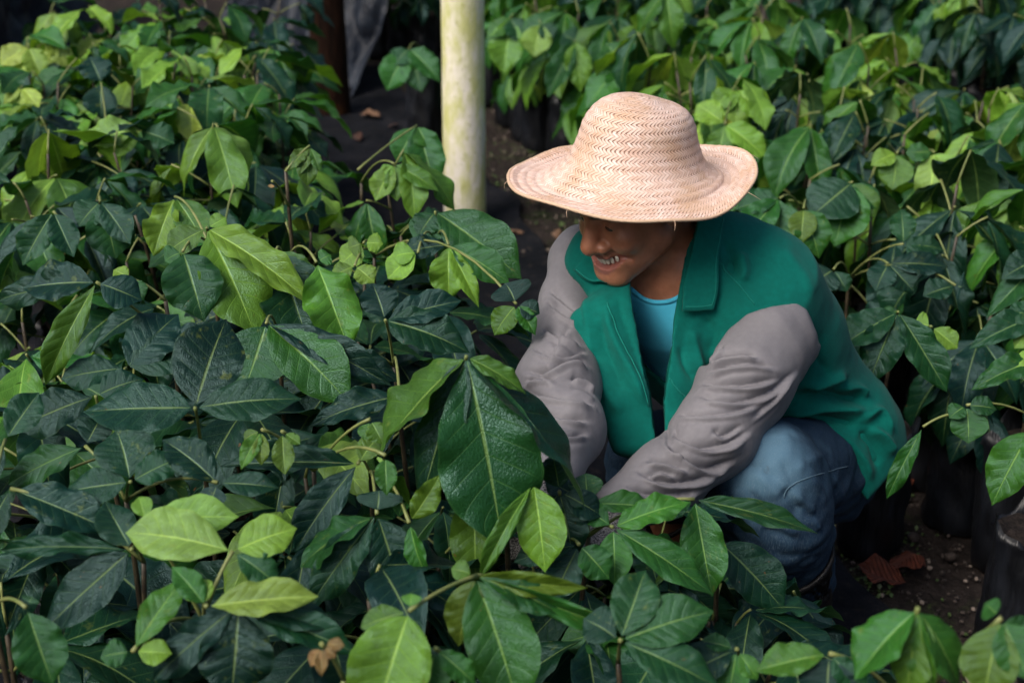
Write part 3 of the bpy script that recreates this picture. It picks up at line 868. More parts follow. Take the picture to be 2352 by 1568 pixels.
hero('lime seedling with a drooping cluster above and right of the hat', (1460, 90, .46), [
    (1468, 60, .62, [(1472, 142, 56, 'L', -.1), (1420, 110, 36, 'L'), (1505, 120, 36, 'L'), (1440, 130, 26, 'G')])])
hero('seedling leaning its drooping leaves before the white post', (985, 190, 6.0), [
    (940, 112, .56, [(888, 208, 66, 'G', -.1), (968, 212, 70, 'M', -.1), (1012, 190, 50, 'M'), (905, 150, 44, 'G')])])
# left bed, middle
hero('seedling with a round mid green leaf standing upright at far left', (235, 520, .70), [
    (230, 462, .84, [(266, 594, 106, 'M', -.1), (180, 520, 70, 'M'), (300, 560, 60, 'D')]),
    (122, 485, .84, [(52, 610, 72, 'M', -.1), (170, 590, 60, 'D')], (180, 560, .78))])
hero('tall twig with three small olive leaves rising from the left bed', (656, 392, .92), [
    (712, 335, .98, [(706, 428, 48, 'O', -.1), (662, 392, 30, 'O'), (735, 395, 24, 'O'), (690, 400, 26, 'O')], (656, 395, .94)),
    (625, 416, .92, [(622, 432, 14, 'R')])])
hero('seedling with lime leaves arching towards the white post', (830, 420, .70), [
    (958, 288, .78, [(912, 374, 62, 'G', -.1), (985, 340, 44, 'G'), (1000, 440, 80, 'M', -.1)], (822, 390, .74)),
    (905, 376, .80, [(862, 462, 56, 'L', -.1), (912, 462, 50, 'L', -.1), (1008, 440, 44, 'L', -.1), (880, 400, 30, 'L')])])
hero('seedling with one very large leaf at the foot of the white post', (1000, 560, .72), [
    (1000, 486, .80, [(1198, 640, 116, 'M', -.15), (958, 560, 80, 'M'), (960, 545, 60, 'M')]),
    (1030, 562, .80, [(1032, 690, 84, 'L', -.1, 0, 'c'), (1100, 706, 44, 'L'), (900, 592, 50, 'B', .1), (1170, 650, 70, 'M', -.1)]),
    (960, 580, .80, [(890, 640, 60, 'L', -.05), (900, 590, 50, 'L')])])
hero('seedling with spread yellow green leaves beneath the very large leaf', (860, 590, .70), [
    (835, 558, .78, [(780, 610, 60, 'L', 0), (880, 560, 44, 'L'), (800, 570, 50, 'O')]),
    (815, 610, .76, [(860, 650, 50, 'L'), (760, 640, 40, 'G')]),
    (1186, 698, .80, [(1135, 770, 60, 'O', .05), (1230, 770, 40, 'G'), (1160, 650, 90, 'B', .4), (1240, 720, 50, 'B')])])
hero('yellow lime seedling in the far left corner, upper of two', (70, 150, .66), [
    (66, 108, .78, [(22, 186, 56, 'Y', -.1), (96, 186, 52, 'Y', -.1), (0, 150, 50, 'Y')]),
    (128, 94, .78, [(150, 156, 46, 'Y', -.1), (110, 150, 30, 'Y')])])
hero('yellow lime seedling in the far left corner, lower of two', (50, 240, .66), [
    (50, 200, .76, [(42, 264, 42, 'Y', -.1), (90, 250, 36, 'Y', -.1), (8, 240, 24, 'Y')])])
hero('mid seedling with a round dark leaf and a lime leaf in the left bed', (250, 330, .70), [
    (232, 190, .78, [(234, 275, 74, 'B', -.1), (205, 130, 60, 'B', .4)]),
    (320, 300, .80, [(180, 330, 60, 'L', .1), (262, 365, 40, 'L', -.05), (400, 330, 60, 'M')])])

# ---- the rest of the beds: seedlings grown from a few patterns
def pattern(style, seed):
    r = np.random.default_rng(seed)
    hgt = 1.0
    pts = bez(np.array([0, 0, .29]), np.array([r.uniform(-.03, .03), r.uniform(-.03, .03), .5]), np.array([r.uniform(-.04, .04), r.uniform(-.04, .04), .72]), 8)
    parts = [tube(pts, np.linspace(.0052, .0030, 8), 6)]
    stalks = []; leaves = []
    n = {'dense': 7, 'droop': 7}[style] + int(r.integers(-1, 2))
    az = r.uniform(0, 6.28)
    for i in range(n):
        t = .45 + .55 * i / (n - 1); s0 = pts[int(round(t * 7))]
        az += 2.4 + r.uniform(-.4, .4)
        ln = r.uniform(.05, .12) * (1.15 - .45 * i / n)
        el = r.uniform(.1, .8) + (.5 if i == n - 1 else 0)
        d = np.array([math.cos(az) * math.cos(el), math.sin(az) * math.cos(el), math.sin(el)])
        J = s0 + d * ln
        stalks.append(tube(bez(s0, s0 + d * ln * .5 + np.array([0, 0, .008]), J, 5), [.0026, .0021, .002, .002, .0024], 5))
        size = r.uniform(.135, .19) if style == 'dense' else r.uniform(.15, .205)
        for k, da in enumerate((0, 1.05, -1.05)):
            if k and r.random() < .07: continue
            a2 = az + da * r.uniform(.75, 1.25)
            dr = r.uniform(.10, .85) if style == 'dense' else r.uniform(.6, 1.3)
            dv = np.array([math.cos(a2) * math.cos(dr), math.sin(a2) * math.cos(dr), -math.sin(dr)])
            L = size * (1.0 if k == 0 else .88)
            Tt = J + dv * (L + .008)
            M, nn_ = leaf_matrix(J + dv * .008, Tt, L * r.uniform(.37, .47), np.array([0, 0, 1.0]) + .25 * d, R(r.uniform(-22, 22)))
            leaves.append((int(r.integers(0, len(LEAVES))), M, i))
    v, f = join(parts); sm = mesh_np('stem', v, f, M_STEM)
    v, f = join(stalks); pm = mesh_np('leaf_stalk', v, f, M_STALK)
    return sm, stalks, leaves
PATS = {'dense': [], 'droop': []}
for st_ in PATS:
    for i in range(9):
        sm, stalks, leaves = pattern(st_, 100 + i + (50 if st_ == 'droop' else 0))
        PATS[st_].append((sm, [mesh_np('leaf_stalk', v, f, M_STALK) for v, f in stalks], leaves))
ORD = ['first', 'second', 'third', 'fourth', 'fifth', 'sixth', 'seventh', 'eighth', 'ninth', 'tenth', 'eleventh', 'twelfth', 'thirteenth', 'fourteenth', 'fifteenth', 'sixteenth', 'seventeenth', 'eighteenth', 'nineteenth', 'twentieth',
       'twenty-first', 'twenty-second', 'twenty-third', 'twenty-fourth', 'twenty-fifth', 'twenty-sixth', 'twenty-seventh', 'twenty-eighth', 'twenty-ninth', 'thirtieth', 'thirty-first', 'thirty-second']
TINT = {'dark': 'dark green', 'mid': 'mid green', 'light': 'light green', 'lime': 'lime green'}
MIX = {'dark': 'DDDBBBMD', 'mid': 'MMMDBGMG', 'light': 'GGGMLGMG', 'lime': 'LLGLGYLG'}
def seedling(x, y, style, tint, zs, ss, label, bag=True, group='seedlings in grow bags', r=RND, low=0):
    root = empty('seedling', (x, y, 0), r.uniform(0, 6.28))
    tag(root, label, 'seedling', group)
    k = r.randrange(9)
    sm, stalks, leaves = PATS[style][k]
    S = Matrix.Diagonal((ss, ss, zs, 1)) if False else Matrix.Scale(ss, 4)
    lift = Matrix.Translation((0, 0, (zs - .72 * ss)))
    top = lift @ S
    if bag: put_bag(root, r.randrange(50))
    # the stem is stretched down into the bag, leaves keep their shape
    o = bpy.data.objects.new('stem', sm); COL.objects.link(o); o.parent = root; o.matrix_basis = top
    if zs - .72 * ss + .29 * ss > .29:
        o.matrix_basis = Matrix.Translation((0, 0, .27)) @ Matrix.Diagonal((ss, ss, (zs - .27) / (.72 - .29), 1)) @ Matrix.Translation((0, 0, -.29))
    for m in stalks:
        q = bpy.data.objects.new('leaf_stalk', m); COL.objects.link(q); q.parent = root; q.matrix_basis = top
    mixs = MIX[tint]; young = r.randrange(5) == 0
    for (li, M, i) in leaves:
        q = bpy.data.objects.new('leaf', LEAVES[li]); COL.objects.link(q); q.parent = root
        q.matrix_basis = top @ M
        code = mixs[(i * 3 + k + r.randrange(2)) % 8]
        if young and i >= len(stalks) - 2 and tint in ('dark', 'mid'): code = 'L' if r.random() < .7 else 'O'
        q.color = leaf_col(code, rng)
    return root
def bed(name, origin, ncol, nrow, pitch_c, pitch_r, fn):
    """a bed of bags standing side by side: rows run along BED_D, columns across"""
    for i in range(nrow):
        got = 0
        for j in range(ncol):
            off = .5 * (i % 2)
            p = origin + BED_N * ((j + off * .6) * pitch_c + RND.uniform(-.02, .02)) + BED_D * (i * pitch_r + RND.uniform(-.02, .02))
            res = fn(i, j, p)
            if res is None: continue
            style, tint, zs, ss = res
            lab = '%s seedling, %s, %s row from the camera, %s plant from left' % (TINT[tint], name, ORD[i], ORD[got])
            got += 1
            seedling(p[0], p[1], style, tint, zs, ss, lab)
def in_view(p, z, margin=160):
    x, y, d = to_px(np.array([p[0], p[1], z]))
    return -margin < x < CW + margin and -margin * 1.3 < y < CH + margin
def left_fn(i, j, p):
    if not in_view(p, .6, 260): return None
    if min([np.hypot(*(p - h)) for h in HERO_STEMS]) < .075: return None
    far = p[1] > 2.75
    tx_, ty_, _ = to_px(np.array([p[0], p[1], .72]))
    if (tx_ < 95 and ty_ < 95) or (tx_ < 20 and ty_ < 430): return None
    if far and tx_ > 640 + max(0, ty_ - 250) * 1.7: return None
    qx_, qy_, _ = to_px(np.array([p[0], p[1], .78]))
    if qx_ > 1090 and qy_ < 1180 and p[1] < 2.9: return None
    t = RND.random()
    if not far:
        return 'dense', ('dark' if t < .68 else 'mid' if t < .93 else 'light'), RND.uniform(.58, .72) - (.08 if qx_ > 1000 else 0), RND.uniform(.95, 1.2)
    tint = 'dark' if t < .34 else 'mid' if t < .74 else 'light' if t < .93 else 'lime'
    return ('dense' if RND.random() < .7 else 'droop'), tint, RND.uniform(.66, .80), RND.uniform(.95, 1.15)
bed('left bed', np.array([-.55, 1.22]), 5, 22, .185, .185, left_fn)
def right_fn(i, j, p):
    if not in_view(p, .5, 110): return None
    if min([np.hypot(*(p - h)) for h in HERO_STEMS]) < .07: return None
    t = RND.random()
    near = p[1] < 3.3
    if near: tint = 'dark' if t < .45 else 'mid' if t < .85 else 'light'
    else: tint = 'dark' if t < .10 else 'mid' if t < .32 else 'light' if t < .76 else 'lime'
    return 'droop', tint, RND.uniform(.56, .70) + (.0 if j else -.04), RND.uniform(1.05, 1.3)
bed('right bed', np.array([1.12, 2.45]), 5, 24, .20, .20, right_fn)
def third_fn(i, j, p):
    if not in_view(p, .5, 120): return None
    t = RND.random()
    return 'droop', ('dark' if t < .5 else 'mid'), RND.uniform(.55, .72), RND.uniform(1.0, 1.2)
bed('farthest right bed', np.array([2.16, 4.9]), 3, 12, .21, .21, third_fn)

for k_, (x_, y_) in enumerate(((872, 128), (922, 140), (975, 160), (890, 85), (945, 96), (1000, 112), (905, 50), (965, 58), (1030, 70), (1120, 60), (1090, 96))):
    p = at_z(x_, y_, 0)
    seedling(p[0], p[1], 'droop', 'dark' if k_ % 3 else 'mid', RND.uniform(.5, .62), 1.05, '%s seedling of the dark clump behind the white post, %s from left' % (TINT['dark' if k_ % 3 else 'mid'], ORD[sorted(range(11), key=lambda q: (872, 922, 975, 890, 945, 1000, 905, 965, 1030, 1120, 1090)[q]).index(k_)]))
k_ = 0
for y_ in (1300, 1400, 1500):
    for x_ in range(1120, 1760, 105):
        if x_ > 1560 and y_ < 1380: continue
        xx_ = x_ + RND.uniform(-25, 25) + (50 if y_ == 1400 else 0)
        p = at_z(xx_, y_ + RND.uniform(-20, 20), .48)
        seedling(p[0], p[1], 'dense', 'dark', RND.uniform(.44, .52), RND.uniform(.9, 1.1), 'low dark seedling at the aisle edge of the left bed, %s line, %s from left' % (['back', 'middle', 'front'][(y_ - 1300) // 100], ORD[(x_ - 1120) // 105]), bag=False)

# ---- fallen brown leaves, pebbles and moss on the soil
DEADM = [leaf_mesh('dead_leaf_%d' % i, (-.10, .14, .2, -.05)[i], (.5, -.4, .3, .6)[i], (.5, -.7, .9, .2)[i], .12, .02, .05, 90 + i, mat=M_DEAD, nu=13, nv=40) for i in range(4)]
def dead(px_, py_, L, ang, label, col, k, wr=.55):
    p = at_z(px_, py_, .014)
    M = Matrix.Translation(Vector(p) + Vector((0, 0, .006))) @ Matrix.Rotation(ang, 4, 'Z') @ Matrix.Rotation(RND.uniform(-.15, .25), 4, 'X') @ Matrix.Diagonal((L * wr, L, L * .8, 1)) @ Matrix.Translation((0, -.5, 0))
    o = link('dead_leaf', DEADM[k % 4], None, M)
    o.color = col
    return tag(o, label, 'dead leaf', 'dead leaves on the soil')
RU = (.20, .045, .018, 1); RB = (.115, .05, .03, 1); TA = (.30, .17, .10, 1)
dead(2025, 1322, .105, 1.3, 'crumpled rust red dead leaf on dark soil, left of a touching pair', RU, 0, .8)
dead(2086, 1296, .095, 2.2, 'crumpled rust red dead leaf on dark soil, right of a touching pair', RU, 1, .8)
dead(1962, 1258, .06, .4, 'small reddish dead leaf on soil beside the rubber boot', RB, 2, .9)
dead(2066, 1095, .11, .2, 'upright rust brown dead leaf behind the jacket hem', RU, 3, .6)
dead(2240, 985, .07, 1.2, 'brown dead leaf half hidden under the seedlings at right', RB, 2)
dead(1180, 535, .075, 1.4, 'orange brown dead leaf on the weed mat before the hat', TA, 1)
dead(1288, 395, .07, .9, 'pale tan dead leaf on soil beyond the hat brim', TA, 0)
dead(1230, 465, .06, 2.4, 'small tan dead leaf lying between mat and bags', TA, 2)
dead(850, 268, .11, 1.1, 'orange dead leaf on soil right of the dark wooden post', TA, 3)
dead(905, 290, .07, 2.9, 'small brown dead leaf near the edge of the weed mat', RB, 1)
dead(820, 318, .08, .3, 'dull brown dead leaf below the dark wooden post', RB, 0)
dead(2262, 540, .08, .4, 'brown dead leaf caught among the bags of the right bed', RB, 3)
dead(1275, 545, .06, .2, 'pale dead leaf on gravelly soil just left of the face', TA, 2)
# loose pebbles and crumbs of soil: nobody could count them
Vp, Fp = [], []
ico = np.array([(0, 0, 1), (.894, 0, .447), (.276, .851, .447), (-.724, .526, .447), (-.724, -.526, .447), (.276, -.851, .447), (.724, .526, -.447), (-.276, .851, -.447), (-.894, 0, -.447), (-.276, -.851, -.447), (.724, -.526, -.447), (0, 0, -1)])
icf = np.array([(0, 1, 2), (0, 2, 3), (0, 3, 4), (0, 4, 5), (0, 5, 1), (1, 6, 2), (2, 6, 7), (2, 7, 3), (3, 7, 8), (3, 8, 4), (4, 8, 9), (4, 9, 5), (5, 9, 10), (5, 10, 1), (1, 10, 6), (6, 11, 7), (7, 11, 8), (8, 11, 9), (9, 11, 10), (10, 11, 6)])
o_ = 0
for i in range(5200):
    yy = rng.uniform(2.0, 7.2); xx = mat_edge(yy) + rng.uniform(-.12, .50)
    s = rng.uniform(.0015, .006) * (1 + (rng.random() < .04) * 1.6)
    Vp.append(ico * (s * rng.uniform(.6, 1.3, 3)) * (1 + rng.normal(0, .12, (12, 1))) + np.array([xx, yy, -.004 + s * .3])); Fp.append(icf + o_); o_ += 12
def peb_mat():
    m, nt, out = new_mat('pebbles'); g = G(nt)
    isl = g.node('ShaderNodeNewGeometry').outputs['Random Per Island']
    c = g.mix(isl, (.018, .013, .011), (.075, .055, .045))
    c = g.mix(g.math('GREATER_THAN', isl, .90), c, (.24, .19, .155))
    c = g.mix(g.math('MULTIPLY', g.math('GREATER_THAN', isl, .45), g.math('LESS_THAN', isl, .58)), c, (.04, .07, .015))
    finish(nt, out, g.bsdf(c, .85).outputs[0]); return m
PB = link('soil_crumbs', mesh_np('soil_crumbs', np.concatenate(Vp), np.concatenate(Fp), peb_mat(), False))
tag(PB, 'dark soil crumbs and pale pebbles strewn over the aisle', 'gravel', kind='stuff')
# moss and tiny weeds
Vp, Fp = [], []; o_ = 0
for cx_, cy_, n_, rad_ in ((1215, 345, 260, .13), (1260, 420, 160, .10), (1990, 1330, 90, .05), (2010, 1265, 60, .05), (1310, 530, 120, .06), (900, 262, 200, .16), (1930, 1240, 60, .04), (1180, 420, 120, .08), (2080, 1240, 60, .05)):
    c_ = at_z(cx_, cy_, 0)
    for i in range(n_):
        p = c_ + np.array([rng.normal(0, rad_ * .6), rng.normal(0, rad_), -.006])
        a = rng.uniform(0, 6.28); l = rng.uniform(.004, .014); w_ = l * .35
        d = np.array([math.cos(a), math.sin(a), rng.uniform(.3, 1.4)]); d /= np.linalg.norm(d); s = np.array([-math.sin(a), math.cos(a), 0])
        Vp.append(np.array([p - s * w_ * .3, p + s * w_ * .3, p + d * l * .6 + s * w_, p + d * l, p + d * l * .6 - s * w_])); Fp.append((o_, o_ + 1, o_ + 2, o_ + 3, o_ + 4)); o_ += 5
M_MOSS = stalk_mat('moss', (.03, .06, .012), (.07, .12, .02))
MS = link('moss', mesh_np('moss', np.concatenate(Vp), Fp, M_MOSS, False))
tag(MS, 'low green moss and tiny weeds on the soil', 'moss', kind='stuff')
# ================================================================== the crouching person
def nrm(v):
    v = np.asarray(v, float); return v / np.linalg.norm(v)
def cr(cx, cy):
    """fold positions were measured in an enlarged view of the figure"""
    return ((1250 + cx / 1.8895) / 1.0884, (520 + cy / 1.8895) / 1.0884)
def CL(*pts): return [cr(*p) for p in pts]

# ---- head frame
yaw, nod = R(52), R(20)
fwd_h = np.array([-math.sin(yaw), -math.cos(yaw), 0])
HF = fwd_h * math.cos(nod) + np.array([0, 0, -math.sin(nod)])
HU = np.array([0, 0, math.cos(nod)]) + fwd_h * math.sin(nod)
HL = np.cross(HU, HF)
HM = np.stack([HL, HF, HU], 1)                 # local (left, forward, up) -> world
HO = at(1454, 456, 2.43)
def hw(p): return HO + HM @ np.asarray(p, float)

# ---- joints
T = [np.array(p) for p in ((.555, 2.47, .37), (.495, 2.49, .50), (.41, 2.45, .64), (.35, 2.39, .755), (.305, 2.36, .825))]
LAT = [nrm(v) for v in ((.85, -.5, 0), (.88, -.45, 0), (.93, -.35, -.1), (.96, -.24, -.17), (.96, -.24, -.17))]
NECK = at(1540, 640, 2.50)
LSH, LEL, LFA, LWR, LHA = at(1768, 768, 2.48), at(1640, 1000, 2.37), at(1525, 1105, 2.31), at(1410, 1172, 2.25), at(1345, 1230, 2.18)
RSH, RUA, REL, RFA, RWR, RHA = at(1335, 600, 2.60), at(1295, 750, 2.51), at(1281, 882, 2.41), at(1300, 985, 2.30), at(1270, 1090, 2.18), at(1215, 1235, 2.03)
LHIP, LKN, LBT = np.array([.60, 2.43, .37]), at(1752, 1092, 2.43), at(1845, 1290, 2.52)
RHIP, RKN = np.array([.47, 2.52, .36]), np.array([.27, 2.36, .42])
LAN = at_z(1836, 1500, .09); RAN = np.array([.36, 2.52, .09])

def torso(P, off=0.0):
    d = sect(P, T, LAT, [.168, .155, .172, .165, .07], [.135, .118, .125, .112, .06], .05)
    d = smin(d, chain(P, [at(1392, 606, 2.55), T[3] + np.array([.0, .0, .012]), LSH + np.array([-.03, .03, .01])], [.052, .085, .062], .05), .05)
    return d - off
def head(P):
    Q = (P - HO) @ HM
    A = np.abs(Q[:, 0]); S = np.stack([A, Q[:, 1], Q[:, 2]], 1)     # both sides alike
    d = ell(Q, (0, -.008, .042), (.076, .099, .084))
    d = smin(d, ell(Q, (0, .036, -.030), (.061, .056, .078)), .035)
    d = smin(d, cone(S, (.052, .004, -.060), (.016, .076, -.100), .024, .023), .03)
    d = smin(d, ell(Q, (0, .086, -.104), (.027, .018, .017)), .018)
    d = smin(d, ell(S, (.042, .066, -.030), (.023, .024, .022)), .022)   # raised cheeks
    d = smin(d, cone(S, (.006, .088, .026), (.040, .076, .030), .013, .011), .02)
    d = smax(d, -ell(S, (.031, .102, .007), (.018, .017, .013)), .014)
    d = smin(d, ell(S, (.031, .078, .006), (.0135, .0125, .0125)), .004)
    d = smin(d, cone(Q, (0, .092, .014), (0, .1115, -.029), .0105, .0170), .012)
    d = smin(d, ell(S, (.0195, .099, -.034), (.0120, .0125, .0108)), .007)
    d = smax(d, -ell(S, (.0085, .108, -.0435), (.0055, .006, .005)), .004)
    d = smin(d, ell(Q, (0, .074, -.067), (.042, .026, .027)), .022)
    mw = lambda x: (.098 - 12 * x * x)                               # depth of the mouth line
    mz = lambda x: (-.070 + 7.0 * x * x)                             # smile: corners lifted
    xs = np.array([0, .014, .027, .039])
    up = [(x, mw(x) - .002, mz(x) + .0088 - 3.5 * x * x) for x in xs]
    lo = [(x, mw(x) - .003, mz(x) - .0130 + 7 * x * x) for x in xs]
    d = smin(d, chain(S, up, [.0055, .0055, .0046, .003], .004), .005)
    d = smin(d, chain(S, lo, [.0085, .0080, .0062, .0035], .004), .005)
    gap = chain(S, [(x, mw(x) + .002, mz(x) - .0015 + 1.2 * x * x) for x in xs], [.0092, .0090, .0080, .0042], .003)
    d = smax(d, -gap, .002)
    d = smax(d, -cone(S, (.024, .097, -.044), (.048, .074, -.062), .0028, .0026), .012)  # smile fold
    ear = smax(ell(S, (.079, -.012, -.006), (.010, .019, .032)), -ell(S, (.090, -.008, -.006), (.008, .011, .020)), .004)
    d = smin(d, ear, .006)
    return d
def arms(P, off=0.0):
    d = chain(P, [LSH, LEL, LFA, LWR], [.050, .044, .040, .030], .03)
    d = np.minimum(d, chain(P, [RSH, RUA, REL, RFA, RWR], [.040, .034, .042, .040, .030], .03))
    return d - off
def hands(P):
    d = cone(P, LWR, LHA, .022, .012)
    return np.minimum(d, cone(P, RWR, RHA, .022, .012))
def legs(P):
    d = chain(P, [LHIP, LKN, at(1785, 1190, 2.455), LBT, LAN], [.085, .060, .050, .034, .028], .03)
    d = np.minimum(d, chain(P, [RHIP, RKN, RAN], [.085, .058, .034], .03))
    for a in (LAN, RAN):
        d = smin(d, cone(P, a - np.array([0, 0, .045]), a + np.array([-.08, -.12, -.05]), .038, .030), .03)
    return d
def neck(P):
    return chain(P, [hw((0, -.028, -.045)), hw((0, -.030, -.085)), NECK + np.array([.03, .075, -.035])], [.052, .054, .060], .02)
def body_fn(P):
    d = smin(head(P), neck(P), .022)
    d = smin(d, smin(torso(P), arms(P), .03), .03)
    d = np.minimum(d, hands(P))
    return smin(d, legs(P), .03)

# ---- cloth volumes
def jacket_full(P):
    d = torso(P, .024)
    # skirt of the jacket over the hips, the loose front panels hanging off the chest
    d = smin(d, sect(P, [T[0] + np.array([.03, -.01, .05]), T[0] + np.array([.04, -.02, -.04])], [LAT[0], LAT[0]], [.180, .182], [.155, .16], .03), .03)
    d = smin(d, sect(P, [at(1440, 720, 2.46), at(1480, 880, 2.44), at(1505, 1010, 2.42)], [nrm((.9, -.2, -.3))] * 3, [.10, .09, .075], [.05, .045, .03], .03), .05)
    return d
V_CUT = [(1470, 500), (1590, 500), (1562, 640), (1546, 740), (1536, 830), (1522, 925), (1535, 1100), (1520, 1100), (1494, 900), (1470, 800), (1456, 720), (1450, 650)]
HEM_CUT = [(1500, 1085), (1560, 1060), (1700, 960), (1800, 966), (1900, 1030), (1955, 1095), (1992, 1152), (2062, 1072), (2300, 1072), (2300, 1500), (1500, 1500)]
def jacket_fn(P):
    f = jacket_full(P)
    d = smax(f, -(f + .011), .003)
    d = smax(d, -poly_px(P, V_CUT, 1.5, 2.62), .004)
    d = smax(d, -poly_px(P, HEM_CUT, 1.5, 2.9), .004)
    d = smax(d, .27 - P[:, 2], .004)
    d = smax(d, -(cone(P, NECK + np.array([.02, .03, -.05]), hw((0, -.03, 0)), .066, .07)), .006)   # neck hole
    d = smax(d, -(cone(P, LSH, LEL, .062, .05)), .004)
    return smax(d, -(cone(P, RSH, RUA, .045, .045)), .004)
def sleeve_l(P):
    return chain(P, [at(1795, 752, 2.485), LSH, at(1712, 880, 2.42), LEL, LFA, LWR], [.068, .084, .074, .066, .056, .043], .035)
SEAM = CL((985, 745), (1020, 660), (1085, 570), (1165, 500), (1280, 465), (1395, 446), (1450, 480), (1500, 590), (1506, 640))
def sleeve_l_set(P):
    t = np.clip((P - LSH) @ nrm(LEL - LSH) + .075, 0, 1)
    d = smax(sleeve_l(P), jacket_full(P) - (.0065 + 4.0 * t * t), .010)
    return smax(d, -poly_px(P, SEAM + CL((1720, 640), (1720, 280), (880, 280), (880, 745)), 1.5, 2.75), .004)
def sleeve_r(P):
    return chain(P, [at(1345, 575, 2.60), RSH, at(1308, 690, 2.555), RUA, REL, RFA, RWR], [.046, .052, .047, .045, .067, .058, .044], .035)
def jeans_fn(P):
    d = chain(P, [LHIP, LKN, at(1785, 1190, 2.455), LBT + np.array([.005, .02, -.05])], [.112, .088, .086, .062], .045)
    d = smin(d, ell(P, (.54, 2.50, .36), (.15, .14, .12)), .05)
    return np.minimum(d, chain(P, [RHIP, RKN, RAN + np.array([0, 0, .12])], [.11, .085, .062], .045))
def shirt_fn(P):
    d = torso(P, .007)
    ax = nrm(HO - NECK)
    d = smax(d, -poly_px(P, [(1380, 480), (1436, 640), (1452, 662), (1480, 682), (1512, 690), (1546, 684), (1582, 660), (1660, 480)], 1.5, 2.62), .003)
    d = smax(d, .42 - P[:, 2], .01)
    return d

# ---- materials
def cloth_mat(name, color, color2, scale=900, rough=.85, bump=.15, sheen=.04, blotch=.35, spec=.12):
    m, nt, out = new_mat(name); g = G(nt); v = g.obj()
    n1 = g.noise(v, 9, 4, .6); n2 = g.noise(v, 120, 2)
    f = g.math('ADD', g.math('MULTIPLY', n1, blotch * 1.4), g.math('MULTIPLY', n2, .3))
    c = g.mix(g.ramp(f, .2, .75), color2, color)
    wv = g.node('ShaderNodeTexWave', {'Vector': v, 'Scale': scale / 3.0, 'Distortion': 1.5, 'Detail': 1.0}, bands_direction='DIAGONAL').outputs[1]
    h = g.math('ADD', wv, g.math('MULTIPLY', g.noise(v, 400, 2), .8))
    b = g.bump(h, bump, .0012)
    sh = g.bsdf(c, rough, b, Sheen_Weight=sheen, Sheen_Roughness=.5, Specular_IOR_Level=spec)
    finish(nt, out, sh.outputs[0]); return m
M_JACKET = cloth_mat('green_twill', (.001, .165, .130), (.001, .098, .078))
M_SLEEVE = cloth_mat('grey_twill', (.200, .192, .208), (.145, .139, .151), rough=.62, spec=.28)
M_SHIRT = cloth_mat('cyan_jersey', (.10, .62, .84), (.08, .53, .76), 1400, .9, .1)
M_STITCH = cloth_mat('pale_thread', (.010, .22, .17), (.006, .16, .125), 900, .8, .05)

def denim_mat():
    m, nt, out = new_mat('washed_denim'); g = G(nt); v = g.obj()
    a = g.node('ShaderNodeAttribute', attribute_name='wear').outputs['Fac']
    n = g.noise(v, 14, 5, .65)
    f = g.math('ADD', a, g.math('MULTIPLY', g.math('SUBTRACT', n, .5), .55))
    c = g.mix(g.ramp(f, .05, .95), (.004, .022, .050), (.066, .140, .205))
    st = g.node('ShaderNodeTexNoise', {'Vector': g.node('ShaderNodeMapping', {'Vector': v, 'Scale': (1, 1, .12)}).outputs[0], 'Scale': 800.0, 'Detail': 2.0}).outputs[0]
    c = g.mix(g.math('MULTIPLY', g.ramp(st, .45, .75), .16), c, (.25, .33, .38))
    dirt = g.ramp(g.noise(v, 26, 4, .7), .60, .78)
    c = g.mix(g.math('MULTIPLY', dirt, .55), c, (.045, .045, .045))
    b = g.bump(g.math('ADD', st, g.noise(v, 90, 3)), .22, .0015)
    sh = g.bsdf(c, .82, b, Specular_IOR_Level=.3)
    finish(nt, out, sh.outputs[0]); return m
M_DENIM = denim_mat()
M_SEAM = cloth_mat('faded_seam', (.10, .17, .22), (.06, .11, .15), 900, .85, .1)

def skin_mat():
    m, nt, out = new_mat('brown_skin'); g = G(nt); v = g.obj()
    lip = g.node('ShaderNodeAttribute', attribute_name='lip').outputs['Fac']
    dk = g.node('ShaderNodeAttribute', attribute_name='brow_mouth').outputs['Fac']
    n = g.noise(v, 45, 4, .6)
    c = g.mix(g.ramp(n, .3, .7), (.36, .140, .074), (.46, .190, .105))
    c = g.mix(g.math('MULTIPLY', lip, .8), c, (.30, .105, .085))
    c = g.mix(dk, c, (.012, .008, .007))
    fine = g.node('ShaderNodeTexVoronoi', {'Vector': v, 'Scale': 900.0}).outputs[0]
    b = g.bump(g.math('ADD', fine, g.math('MULTIPLY', g.noise(v, 220, 3), .8)), .18, .0012)
    sh = g.bsdf(c, .36, b, Specular_IOR_Level=.55, Subsurface_Weight=.12, Subsurface_Scale=.008)
    finish(nt, out, sh.outputs[0]); return m
M_SKIN = skin_mat()
def simple(name, color, rough, bump=0.0, bscale=60, **kw):
    m, nt, out = new_mat(name); g = G(nt); v = g.obj()
    n = g.noise(v, bscale, 4, .6)
    c = g.mix(g.math('MULTIPLY', n, .5), color, tuple(x * .55 for x in color))
    b = g.bump(n, bump, .004) if bump else None
    sh = g.bsdf(c, rough, b, **kw)
    finish(nt, out, sh.outputs[0]); return m
M_RUBBER = simple('black_rubber', (.007, .007, .008), .5, .12, 30, Specular_IOR_Level=.25)
M_TEETH = simple('teeth', (.80, .73, .60), .3)
M_EYE = simple('eye', (.05, .035, .03), .15)
M_HAIR = simple('black_hair', (.010, .008, .007), .5, .6, 300)
def knit_mat():
    m, nt, out = new_mat('mottled_knit'); g = G(nt); v = g.obj()
    vo = g.node('ShaderNodeTexVoronoi', {'Vector': v, 'Scale': 420.0})
    c = g.mix(g.ramp(g.noise(v, 500, 1), .42, .58), (.02, .02, .023), (.22, .21, .20))
    sh = g.bsdf(c, .9, g.bump(vo.outputs[0], .6, .002))
    finish(nt, out, sh.outputs[0]); return m
